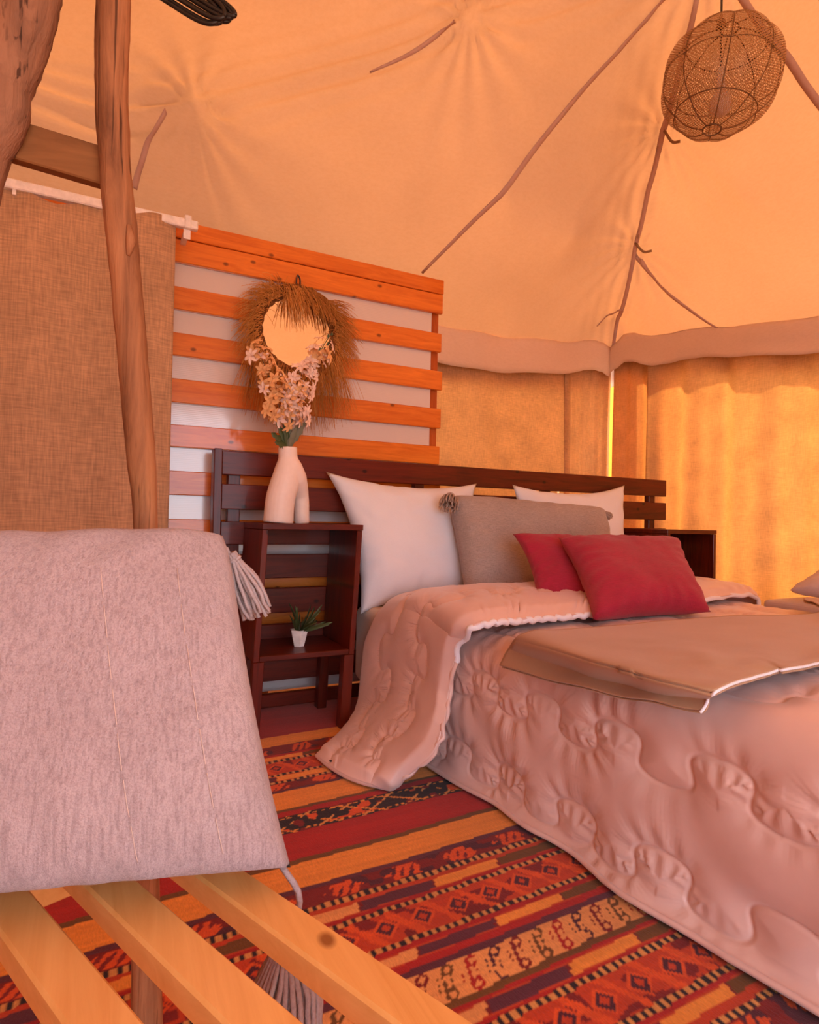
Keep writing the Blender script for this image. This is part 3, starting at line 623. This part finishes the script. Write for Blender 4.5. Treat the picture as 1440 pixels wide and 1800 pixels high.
G3 = G3+N3*(.005*fbm(AU*5, BVv*5, 3)+.004*np.sin(BVv*30+AU*9)*np.exp(-AU/.12))[..., None]
rn = thing('bed_runner', bedP(.8, 1.3, .45), 'folded taupe satin runner laid across the bed', 'blanket')
u_ = obj('upper_layer', G3.reshape(-1, 3), grid_f(nU, nV), 'runner', rn, True); mod(u_, 'SOLIDIFY', thickness=.004, offset=-1)
G4 = G3.copy(); G4[..., 2] -= .008; G4 = G4+(BVv*0+.012*np.exp(-AU/.04))[..., None]*np.array([.8, .1, 0])
l_ = obj('lower_layer', G4.reshape(-1, 3), grid_f(nU, nV), 'runner', rn, True); mod(l_, 'SOLIDIFY', thickness=.004, offset=-1)
tube('edge_binding', G3[:, -1]-np.array([0, 0, .004]), .003, 'piping', rn, 6)

# ---- pillows
def pillow(name, tl, tr, br, bl, th, mat, label, cat='pillow', group=None, pinch=.35, ear=.0, n=46, wr=.006, seedp=0.0, sag=.03, parent=None, rnd=0.0):
    c4 = [np.asarray(x_, float) for x_ in (bl, br, tr, tl)]
    u = np.linspace(-1, 1, n); Uu, Vv = np.meshgrid(u, u, indexing='ij')
    s = (Uu+1)/2; t_ = (Vv+1)/2
    # edges pull in between the corners
    inx = 1-sag*2*(1-Vv**2)*np.abs(Uu)**1.5; iny = 1-sag*2*(1-Uu**2)*np.abs(Vv)**1.5
    rc_ = 1-rnd*(np.abs(Uu)*np.abs(Vv))**5*(Vv > 0); s = .5+Uu*inx*rc_/2; t_ = .5+Vv*iny*rc_/2
    base = (c4[0]*((1-s)*(1-t_))[..., None]+c4[1]*(s*(1-t_))[..., None]+c4[2]*(s*t_)[..., None]+c4[3]*((1-s)*t_)[..., None])
    nr = np.cross(c4[1]-c4[0], c4[3]-c4[0]); nr /= np.linalg.norm(nr)
    pr = np.clip((1-np.abs(Uu)**3.0), 0, 1)**pinch*np.clip((1-np.abs(Vv)**3.0), 0, 1)**pinch
    rad = np.maximum(np.abs(Uu), np.abs(Vv))
    wrk = wr*(fbm(Uu*3+seedp, Vv*3, 3)*.8+np.sin(np.arctan2(Vv, Uu)*22+4*vnoise(Uu*2+seedp, Vv*2))*rad**4*.8)*pr**.4
    front = base+nr*(th/2*pr+wrk)[..., None]; back = base-nr*(th/2*pr-.5*wrk)[..., None]
    Vt = np.concatenate([front.reshape(-1, 3), back.reshape(-1, 3)]); f1 = grid_f(n, n); f2 = [tuple(i+n*n for i in q[::-1]) for q in f1]
    ed = [i*n for i in range(n)]+[(n-1)*n+j for j in range(1, n)]+[i*n+n-1 for i in range(n-2, -1, -1)]+[j for j in range(n-2, 0, -1)]
    rim = [(ed[k], ed[(k+1) % len(ed)], ed[(k+1) % len(ed)]+n*n, ed[k]+n*n) for k in range(len(ed))]
    o = obj(name, Vt, f1+f2+[r[::-1] for r in rim], mat, parent, True)
    bm = bmesh.new(); bm.from_mesh(o.data); bmesh.ops.remove_doubles(bm, verts=bm.verts, dist=.0004); bmesh.ops.recalc_face_normals(bm, faces=bm.faces); bm.to_mesh(o.data); bm.free()
    o.data.polygons.foreach_set('use_smooth', [True]*len(o.data.polygons))
    if label: tag(o, label, cat, group)
    return o, front
A3 = lambda *a: np.array(a, float)
pillow('pillow', atY(573, 829, 2.455), atY(838, 850, 2.44), atY(852, 1062, 2.26), (.935, 2.262, .422), .17, 'white_cotton', 'large white pillow leaning on the headboard beside the vase', group='white bed pillows', seedp=1, sag=.085, pinch=.5)
pillow('pillow', atY(901, 852, 2.455), atY(1098, 853, 2.45), atY(1124, 1064, 2.26), atY(900, 1064, 2.26), .15, 'white_cotton', 'white pillow half hidden behind the taupe cushion', group='white bed pillows', seedp=4, sag=.085, pinch=.5)

def tassel(name, root, dirv, L, r, mat, parent, n=34, loop=False, knot=.14, gather=True, n_seg=7, thick=.0035, spread=1.0):
    root = np.asarray(root, float); d = np.asarray(dirv, float); d /= np.linalg.norm(d)
    a = np.cross(d, [0, 0, 1.]) if abs(d[2]) < .95 else np.cross(d, [1., 0, 0]); a /= np.linalg.norm(a); b = np.cross(d, a); parts = []
    for k in range(n):
        th = 2*pi*k/n*2.618; rr = sqrt((k+.5)/n); le = L*(.86+.2*random.random()); pts = []
        for j in range(n_seg):
            t_ = j/(n_seg-1)
            wd = .30 if t_ < knot else .30+.70*min(1, (t_-knot)/.45)*spread
            p = root+d*(le*t_)+(a*cos(th)+b*sin(th))*(r*rr*wd)+np.array([0, 0, -.10*L*t_*t_])+rng.normal(0, .0012, 3)*t_
            pts.append(p)
        parts.append(tube_vf(pts, thick, 5))
    k0 = root+d*(L*knot*.8); ring = [k0+(a*cos(x_)+b*sin(x_))*r*.36 for x_ in np.linspace(0, 2*pi, 14)]
    parts.append(tube_vf(ring, thick*1.1, 5)); v, f = joinvf(parts); return obj(name, v, f, mat, parent, True)
def cushion_thing(label, base, cat='cushion'): return thing('tasselled_cushion', base, label, cat)
tp = cushion_thing('wide taupe linen cushion with corner tassels behind the red ones', (1.75, 2.12, .48))
TL, TR, BR, BLc = atY(786, 868, 2.26), atY(1062, 893, 2.24), atY(1088, 1052, 2.10), atY(820, 1054, 2.10)
pillow('cover', TL, TR, BR, BLc, .17, 'taupe', None, parent=tp, pinch=.28, seedp=7, sag=.02, rnd=.04)
tassel('tassel', TL+A3(.012, -.012, -.004), (-.55, -.60, -.62), .075, .042, 'yarn2', tp, 40)
tassel('tassel', TR+A3(-.012, -.01, -.02), (.9, -.2, -.5), .045, .018, 'yarn2', tp, 20)
tassel('tassel', BLc+A3(.01, -.02, .008), (-.45, -.85, -.02), .05, .022, 'yarn2', tp, 22)
pillow('cushion', atY(901, 938, 1.95), atY(1124, 941, 1.90), atZ(1135, 1082, .495), atZ(946, 1071, .495), .14, 'red', 'plain red linen cushion tucked behind the front red one', 'cushion', 'red cushions', seedp=10, sag=.055, pinch=.46)
pillow('cushion', atY(982, 946, 1.78), atY(1193, 946, 1.80), atZ(1250, 1076, .505), atZ(1043, 1091, .505), .15, 'red', 'front red linen cushion leaning near the runner', 'cushion', 'red cushions', seedp=13, sag=.06, pinch=.46)

# ---- foreground daybed of rough poles and blond slats
sd = np.array([.385, -.923, 0]); sp_ = np.array([.923, .385, 0]); ez = np.array([0, 0, 1.])
db = thing('daybed', (.05, .7, 0), 'rustic daybed of rough tree poles with blond pine slats', 'daybed')
for cx, cy in ((.1345, .6915), (.0285, .7115), (-.062, .7105), (-.162, .715), (-.262, .72)):
    oriented_box('slat', A3(cx, cy, .386)+sd*.155, sd, sp_, ez, .345, .0215, .0145, 'blond', db, .003)
rc = A3(.0285, .7115, .352); 
oriented_box('rail', rc-sd*.165-sp_*.10, sp_, sd, ez, .25, .02, .0185, 'blond', db, .003); oriented_box('rail', rc+sd*.46-sp_*.10, sp_, sd, ez, .25, .02, .0185, 'blond', db, .003)
for s in (.11, -.31): tube('leg', spline([rc+sd*.46+sp_*s+A3(0, 0, -.016), rc+sd*.46+sp_*s+A3(0, 0, -.2), (rc+sd*.46+sp_*s)*A3(1, 1, 0)+A3(0, 0, .006)], 10), .02, 'trunk', db, 10)
pd = .845
pts = [atD(200, -420, pd), atD(203, -140, pd), atD(200, 0, pd), atD(196, 150, pd), atD(203, 300, pd), atD(216, 430, pd), atD(231, 600, pd), atD(246, 780, pd), atD(256, 925, pd), atD(257, 1200, pd), atD(257, 1570, pd), atD(258, 1780, pd), atD(260, 1896, pd)]
pts[-1][2] = .005
P_ = spline(pts, 90); rr_ = np.interp(np.linspace(0, 1, 90), np.linspace(0, 1, 13), np.array([27, 28, 28, 27.5, 26, 26.5, 25, 24.5, 20, 21, 22, 26, 26])*pd/FPX)
rr_ = rr_*(1+.035*vnoise(np.arange(90)*.35, np.zeros(90)))
post = tube('pole_post', P_, rr_, 'trunk', db, 18, jit=.012)
kn = atD(226, 425, pd-.013); tube('knot', [kn+A3(.0, -.002, -.02), kn+A3(.003, -.004, 0), kn+A3(0, -.002, .022)], [.003, .007, .003], 'trunk', post, 8)
td = .80
T_ = spline([atD(75, -330, td), atD(68, -120, td), atD(55, 0, td), atD(34, 80, td), atD(13, 150, td), atD(3, 215, td), atD(-40, 290, td), atD(-100, 600, td), atD(-115, 900, td), atD(-130, 1400, td), atD(-140, 1960, td)], 80)
T_[-1][2] = .005
tr_ = np.interp(np.linspace(0, 1, 80), np.linspace(0, 1, 11), np.array([40, 42, 43, 43, 40, 39, 44, 42, 40, 40, 42])*td/FPX)*(1+.07*vnoise(np.arange(80)*.3, np.ones(80)*4))
tube('trunk_post', T_, tr_, 'bark', db, 20, jit=.02)
pa = atD(184, 297, pd+.012); pb = atD(18, 247, pd-.02); ax = (pb-pa); L_ = np.linalg.norm(ax); ax /= L_; up = ez-ax*ax[2]; up /= np.linalg.norm(up)
oriented_box('crossbeam', (pa+pb)/2, ax, np.cross(up, ax), up, L_/2+.012, .010, .0265, 'plank', db, .002)

# ---- big wool cushion in the foreground
fc = cushion_thing('big grey-pink woven wool cushion propped on the daybed slats', (-.07, .72, .40))
BR = A3(.193, .652, .418); ed_ = A3(.972, -.237, 0); BLc = BR-ed_*.50; TR = atD(404, 932, .775); TL = TR-A3(.972, -.237, .0)*.50+A3(0, 0, -.012)
cv, fr = pillow('cover', TL, TR, BR, BLc, .17, 'wool', None, parent=fc, pinch=.30, n=90, wr=.005, seedp=21, sag=.018, rnd=.04)
for fu in (.72, .885):   # two slubbed seams running down the cover
    k = int(fu*89); line = fr[k, 6:84]+A3(-.237, -.972, .1)*.0018
    keep = [line[j0:j0+9] for j0 in range(0, 70, 10)]
    v, f = joinvf([tube_vf(q_, .00042, 4) for q_ in keep]); obj('stitching', v, f, 'stitch', fc, True)
root = TR+A3(-.004, .012, -.018); tube('tassel_cord', spline([TR+A3(-.022, .012, -.022), root+A3(.0, 0, -.004), root+A3(.008, 0, -.02)], 6), .0032, 'yarn', fc, 6)
tassel('tassel', root+A3(.008, 0, -.012), atD(446, 1052, .80)-root, .084, .021, 'yarn', fc, 30, thick=.0026, n_seg=8)
tr2 = A3(.196, .640, .405); tube('tassel_cord', spline([BR+A3(-.01, 0, .004), tr2+A3(.003, -.003, -.012), tr2+A3(-.004, -.003, -.05)], 8), .0035, 'yarn', fc, 6)
tassel('tassel', tr2+A3(-.008, -.003, -.045), (-.02, -.10, -1), .095, .040, 'yarn', fc, 70, thick=.0030, n_seg=8, spread=1.0)

# ---- seat at the far right
st = thing('upholstered_seat', (3.15, 1.6, 0), 'low grey upholstered seat beyond the bed at right edge', 'seat')
sx0 = atX(1378, 1050, 3.03)
box('seat_box', 2.86, 3.22, 1.15, sx0[1], .06, sx0[2]-.002, 'lav', st, .02, 3)
for x in (2.90, 3.14):
    for y in (1.19, sx0[1]-.08): box('leg', x, x+.04, y, y+.04, .006, .061, 'mahogz', st, .002)
zt = sx0[2]
pillow('pillow', (3.13, 1.735, zt+.13), (3.13, 1.28, zt+.13), (2.90, 1.28, zt+.05), (2.90, 1.735, zt+.05), .09, 'lav', 'small pale pillow lying on the grey seat at right', seedp=30)

# ================================================================== SMALL THINGS
# ---- vase with a slit body
def bake(o):
    dg = bpy.context.evaluated_depsgraph_get(); dg.update(); me = bpy.data.meshes.new_from_object(o.evaluated_get(dg)); o.modifiers.clear(); old = o.data; o.data = me; bpy.data.meshes.remove(old); return o
vz = .783; vy = 2.30
vp = lambda px, py: atY(px, py, vy)
L1_ = [vp(506, 786), vp(506, 806), vp(505, 824), vp(501, 848), vp(493, 878), vp(489, 917)]; R1_ = [vp(506, 786), vp(507, 806), vp(511, 822), vp(521, 842)+np.array([0, .012, 0]), vp(533, 872)+np.array([.006, .050, 0]), vp(534, 917)+np.array([.010, .058, 0])]
rl = [.036, .036, .047, .055, .056, .057]; r2 = [.036, .036, .045, .045, .031, .030]
for q_ in (L1_, R1_): q_[-1][2] = vz
va = joinvf([tube_vf(spline(L1_, 26), np.interp(np.linspace(0, 1, 26), np.linspace(0, 1, 6), rl), 22), tube_vf(spline(R1_, 26), np.interp(np.linspace(0, 1, 26), np.linspace(0, 1, 6), r2), 22)])
vase = obj('vase', *va, 'ceramic', None, True)
mod(vase, 'REMESH', mode='VOXEL', voxel_size=.0032, use_smooth_shade=True); mod(vase, 'SMOOTH', factor=.5, iterations=5); bake(vase)
if not vase.data.materials: vase.data.materials.append(M['ceramic'])
_n = len(vase.data.vertices); _co = np.empty(_n*3); vase.data.vertices.foreach_get('co', _co); _co = _co.reshape(-1, 3); _co[:, 2] = np.maximum(_co[:, 2], 0.0); vase.data.vertices.foreach_set('co', _co.ravel())
vase.data.polygons.foreach_set('use_smooth', [True]*len(vase.data.polygons)); tag(vase, 'matte blush ceramic vase with an arched slit on the nightstand', 'vase')
neck = vp(506, 790)

# ---- flower sprays
def blossom_mesh(name, mat, R):
    parts = []
    for k in range(6):
        a = 2*pi*k/6+random.uniform(-.15, .15); v = []; nl, nw = 5, 3
        for i in range(nl):
            t_ = i/(nl-1); wd = R*.25*sin(pi*min(1, .12+t_*.80))**.8; rr = R*(.10+.9*t_); zz = R*(.30*t_-.32*t_*t_+random.uniform(-.03, .03))
            for j in range(nw): s = j-1; v.append((rr*cos(a)-s*wd*sin(a), rr*sin(a)+s*wd*cos(a), zz+R*.10*abs(s)))
        parts.append((v, grid_f(nl, nw)))
    parts.append(tube_vf([(0, 0, -.05*R), (0, 0, .2*R)], [.09*R, .05*R], 6)); v, f = joinvf(parts); return mesh_data(name, v, f, mat, True)
BM = [blossom_mesh('blossom', 'petal', .032), blossom_mesh('blossom', 'petal2', .034), blossom_mesh('blossom', 'petal', .026), blossom_mesh('blossom', 'petal2', .029)]
def leaf_vf(root, dirv, L, Wd, nrm, curl=.2, lobes=0):
    d = np.asarray(dirv, float); d /= np.linalg.norm(d); s = np.cross(d, nrm); s /= np.linalg.norm(s); n_ = np.cross(s, d); v = []; nl = 9
    for i in range(nl):
        t_ = i/(nl-1); wd = Wd*sin(pi*min(.98, t_*.9+.06))**.8*(1+(.55*(i % 2)-.3)*lobes); c_ = np.asarray(root)+d*L*t_-n_*curl*L*t_*t_
        for j in (-1, 0, 1): v.append(c_+s*wd*j+n_*abs(j)*wd*.25)
    return v, grid_f(nl, 3)
def spray(pxs, n, label, mats, rad=.044, y=2.28):
    P = spline([neck+A3(0, 0, -.10)]+[neck]+[atY(*q_, y) for q_ in pxs], 40)
    t_ = thing('flower_spray', tuple(neck+A3(0, 0, -.10)), label, 'flower', 'artificial flower sprays in the vase')
    tube('stem', P, np.linspace(.0028, .0014, 40), 'stem', t_, 6)
    for k in range(n):
        u = .44+.56*(k+.5)/n; c_ = P[min(39, int(u*39))]; a = k*2.4+random.random(); rr = rad*(1.15-.6*(u-.4))*random.uniform(.55, 1.2)
        nrm = Vector((cos(a)*.9, -.75+.3*random.random(), sin(a)*.8+.2)).normalized(); off = A3(cos(a)*rr, -.014-.026*random.random(), sin(a)*rr)
        mw = Matrix.Translation(Vector(c_+off)) @ nrm.to_track_quat('Z', 'Y').to_matrix().to_4x4() @ Matrix.Rotation(random.random()*6, 4, 'Z') @ Matrix.Scale(random.uniform(.8, 1.15), 4)
        inst('blossom', BM[random.choice(mats)], t_, mw)
    return t_, P
s1, _ = spray([(497, 745), (487, 700), (470, 655), (452, 608)], 34, 'left flower spray of peach blossoms in front of the mirror', [1, 1, 3, 0])
s2, _ = spray([(513, 740), (526, 695), (548, 645), (567, 605)], 40, 'right flower spray of pink and peach blossoms ending in buds', [0, 1, 0, 2])
s3, _ = spray([(508, 745), (512, 715), (521, 688), (527, 655)], 26, 'short middle flower spray of pale pink blossoms', [0, 2, 0, 3])
bp = spline([atY(563, 618, 2.28), atY(572, 602, 2.28), atY(583, 586, 2.28)], 8); bt_ = tube('bud_stem', bp, .0018, 'leaf', s2, 5)
for k in range(7):
    c_ = bp[k+1]+A3(random.uniform(-.012, .012), -.004, random.uniform(-.012, .012)); tube('bud', [c_+A3(0, 0, -.006), c_, c_+A3(0, 0, .007)], [.002, .0055, .002], 'leaf', s2, 6)
for k, (px, py, L, Wd, lb, mt_) in enumerate([(478, 762, .062, .016, 1, 'leaf'), (484, 778, .055, .014, 1, 'leaf'), (487, 742, .085, .012, 1, 'leaf'), (520, 752, .09, .012, .6, 'leafgrey'), (538, 742, .105, .012, .8, 'leafgrey'), (534, 728, .11, .010, .6, 'leafgrey'), (500, 740, .09, .012, .5, 'leaf'), (512, 730, .10, .010, .5, 'leafgrey')]):
    tgt = atY(px, py, 2.265); d_ = tgt-(neck+A3(0, 0, .002)); v, f = leaf_vf(neck+A3(0, -.006, .004), d_, np.linalg.norm(d_), Wd, (0.1, -1, .2), .06, lb)
    o = obj('leaf', v, f, mt_, s1 if k in (0, 1, 2) else (s2 if k in (3, 4, 5) else s3), True); mod(o, 'SOLIDIFY', thickness=.0008)

# ---- round mirror in a raffia wreath
mc = A3(.738, 2.575, 1.612); MR = .153
mr = thing('raffia_mirror', (mc[0], 2.585, mc[2]-.2), 'round mirror in a shaggy dry raffia wreath on the slatted panel', 'mirror')
nn = 64; v = [tuple(mc)]+[(mc[0]+MR*1.03*cos(2*pi*k/nn), mc[1], mc[2]+MR*1.03*sin(2*pi*k/nn)) for k in range(nn)]; f = [(0, 1+k, 1+(k+1) % nn) for k in range(nn)]
tilt = radians(4)
def mt_fn(p): y = p[1]-mc[1]; z = p[2]-mc[2]; return (p[0], mc[1]+y-z*0.0, p[2])
g_ = obj('mirror_glass', v, f, 'mirror', mr); mod(g_, 'SOLIDIFY', thickness=.004, offset=1)
rings = []
for k, (R_, y_, r_) in enumerate([(MR+.006, -.006, .009), (MR+.018, -.016, .011), (MR+.034, -.018, .011), (MR+.048, -.010, .010), (MR+.030, .006, .014)]):
    rings.append(tube_vf([(mc[0]+(R_+.002*sin(a*23+k))*cos(a), mc[1]+y_+.003*sin(a*31+k*2), mc[2]+(R_+.002*sin(a*23+k))*sin(a)) for a in np.linspace(0, 2*pi, 150)], r_, 7, jit=.03 if k == 0 else .10))
v, f = joinvf(rings); obj('wicker_ring', v, f, 'wicker', mr, True)
parts = []
for k in range(1500):
    a = random.uniform(0, 2*pi); R_ = MR+random.uniform(.004, .056); p0 = A3(mc[0]+R_*cos(a), mc[1]-.02-random.random()*.012, mc[2]+R_*sin(a))
    out = A3(cos(a), 0, sin(a)); lo = max(0, -sin(a)); Ln = random.uniform(.05, .11)+(.07 if (lo > .3 and random.random() < .6) else 0)+(.02 if sin(a) > .6 else 0)
    d = out*random.uniform(.5, 1.0)+A3(random.gauss(0, .30)+(.35 if sin(a) > .75 and cos(a) > -.35 else 0), -.22*random.random(), random.gauss(0, .25)-.25)
    if sin(a) > .70 and abs(cos(a)-.12) < .50: d = d*A3(.8, 1, .1)+A3(.10, -.35, -.70); Ln = random.uniform(.05, .105)
    if lo > .3: d = d*.6+A3(.10*(1 if cos(a) > 0 else -.3), 0, -.6)
    d /= np.linalg.norm(d); pts = []
    for j in range(5):
        t_ = j/4; pts.append(p0+d*Ln*t_+A3(0, 0, -.55*Ln*t_*t_)+A3(0, -.012*t_*random.random(), 0))
    parts.append(tube_vf(pts, np.linspace(.0013, .0006, 5)*random.uniform(.8, 1.5), 3, False))
v, f = joinvf(parts); fr_ = obj('raffia_fringe', v, f, 'raffia', mr, True); tag(fr_, kind='stuff')
hp = A3(mc[0]+.003, 2.585, mc[2]+MR+.055); tube('hanging_loop', spline([hp+A3(-.010, -.008, -.01), hp+A3(-.008, -.004, .03), hp+A3(0, 0.004, .052), hp+A3(.008, -.004, .03), hp+A3(.006, -.008, -.01)], 20), .0035, 'rope', mr, 6)

# ---- small potted plant on the nightstand shelf
pc = A3(.694, 2.30, .3055); pt = thing('potted_plant', tuple(pc), 'tiny green plant in a white tapered pot on the nightstand shelf', 'potted plant')
v = []
for z_, h_ in ((0, .021), (.064, .037), (.064, .032), (.052, .030)):
    for k in range(6): a = 2*pi*k/6+.35; v.append((pc[0]+h_*cos(a), pc[1]+h_*sin(a), pc[2]+z_))
f = [(i*6+k, i*6+(k+1) % 6, (i+1)*6+(k+1) % 6, (i+1)*6+k) for i in range(3) for k in range(6)]+[tuple(range(6))[::-1]]
obj('pot', v, f, 'pot', pt)
obj('soil', [(pc[0]+.0305*cos(2*pi*k/6+.35), pc[1]+.0305*sin(2*pi*k/6+.35), pc[2]+.053) for k in range(6)], [tuple(range(6))], 'soil', pt)
for k in range(26):
    a = k*2.4; ln = random.uniform(.06, .14); d = A3(.35+.5*cos(a), .5*sin(a)-.1, 1.0 if k < 12 else .3); v, f = leaf_vf(pc+A3(.006*cos(a), .006*sin(a), .052), d, ln, random.uniform(.005, .008), (sin(a), -cos(a), .1), random.uniform(.0, .3), .5)
    o = obj('leaf', v, f, 'leaf', pt, True); mod(o, 'SOLIDIFY', thickness=.0006)

# ---- pendant lamp
lc = atD(1267, 139, 2.4); LR = .214
lp = thing('pendant_lamp', tuple(lc-A3(0, 0, LR)), 'lumpy round lantern of woven brown wire mesh hanging from the roof peak', 'lamp')
tiltm = Matrix.Rotation(radians(9), 3, Vector(cF))
def lamp_pt(th, ph, push=1.0, rk=1.0):
    lump = 1+push*(.060*abs(sin(th*4))**.7*sin(ph)+.030*abs(sin(ph*4.0)))-.035
    p = Vector((LR*rk*lump*sin(ph)*cos(th), LR*rk*lump*sin(ph)*sin(th), LR*1.03*rk*lump*cos(ph)*.96)); p = tiltm @ p; return A3(lc[0]+p.x, lc[1]+p.y, lc[2]+p.z)
nT, nP = 96, 56; V = [lamp_pt(2*pi*i/nT, .16+(pi-.32)*j/(nP-1)) for i in range(nT) for j in range(nP)]
sh_ = obj('mesh_shade', V, grid_f(nT, nP, True), 'mesh', lp, True)
uvl = sh_.data.uv_layers.new(name='UVMap')
for poly in sh_.data.polygons:
    iu = [sh_.data.loops[li].vertex_index//nP for li in poly.loop_indices]; wrap = max(iu)-min(iu) > 2
    for li in poly.loop_indices:
        vi = sh_.data.loops[li].vertex_index; i, j = vi//nP, vi % nP; i = nT if (wrap and i == 0) else i; uvl.data[li].uv = (i/nT, j/(nP-1))
for k in range(8): tube('wire_rib', [lamp_pt(2*pi*k/8, ph, 1, .995) for ph in np.linspace(.16, pi-.16, 40)], .0026, 'wire', lp, 6)
for ph in (pi*.25, pi*.5, pi*.75): tube('wire_hoop', [lamp_pt(th, ph, 1, .995) for th in np.linspace(0, 2*pi, 60)], .0026, 'wire', lp, 6)
for ph in (.16, pi-.16): tube('wire_hoop', [lamp_pt(th, ph, 1, 1) for th in np.linspace(0, 2*pi, 30)], .003, 'wire', lp, 6)
for ph, nm in ((.16, 'top_cap'), (pi-.16, 'bottom_cap')):
    V = [lamp_pt(2*pi*i/24, ph if j else (0.001 if ph < 1 else pi-.001), 1, 1) for i in range(24) for j in (0, 1)]; o_ = obj(nm, V, grid_f(24, 2, True), 'mesh', lp, True); ul = o_.data.uv_layers.new(name='UVMap')
    for li, lo_ in enumerate(o_.data.loops): co = o_.data.vertices[lo_.vertex_index].co; ul.data[li].uv = (co.x*.55, co.y*1.1)
zroof = float(roof(lc[0], lc[1])); tube('cord', spline([(lc[0], lc[1], zroof), (lc[0]+.001, lc[1], (zroof+lc[2])/2+.1), (lc[0], lc[1], lc[2]+.03)], 16), .0042, 'rope', lp, 7)
top_ = lamp_pt(0, .0, 1, 1); tube('top_knot', [(lc[0]-.004, lc[1], lc[2]+LR*1.16), (lc[0], lc[1], lc[2]+LR*1.08), (lc[0]+.004, lc[1], lc[2]+LR*.98)], [.006, .014, .024], 'wire', lp, 8)
tube('socket', [(lc[0], lc[1], lc[2]+.04), (lc[0], lc[1], lc[2]-.04)], [.014, .017], 'bulb', lp, 12)
bl_ = [(-.04, .014), (-.055, .020), (-.075, .036), (-.10, .044), (-.125, .040), (-.142, .022), (-.147, .004)]; tube('bulb', [(lc[0], lc[1], lc[2]+a) for a, b in bl_], [b for a, b in bl_], 'bulb', lp, 16)

# ---- coil of black cable hung under the roof
cc_ = [atD(312, -8, 1.5), atD(300, -130, 1.5)]; e0 = atD(402, 34, 1.5); e1_ = atD(255, -60, 1.5); dv = (e1_-e0); Lc = np.linalg.norm(dv); dv /= Lc; pe = np.cross(dv, cF); pe /= np.linalg.norm(pe)
parts = []
for k in range(6):
    wd = .014+.0035*k; sh = A3(0, 0, 0)+pe*(.006*(k-2.5))+cF*random.uniform(-.016, .016)+dv*(.006*k-.01); pts = []
    for a in np.linspace(0, 2*pi, 48): ca_, sa = cos(a), sin(a); pts.append(e0+dv*(Lc/2-Lc/2*np.sign(ca_)*abs(ca_)**.45)+pe*wd*sa+sh)
    parts.append(tube_vf(pts, .0056, 8))
ct = thing('cable_coil', tuple(e0), 'coil of black electric cable hanging under the canvas roof', 'cable')
v, f = joinvf(parts); obj('loops', v, f, 'cable', ct, True)
zr_ = float(roof(e1_[0], e1_[1])); tube('tie', spline([e1_, lerp(e1_, A3(e1_[0], e1_[1], zr_), .5)+A3(.004, 0, 0), A3(e1_[0], e1_[1], zr_)], 8), .003, 'rope', ct, 6)
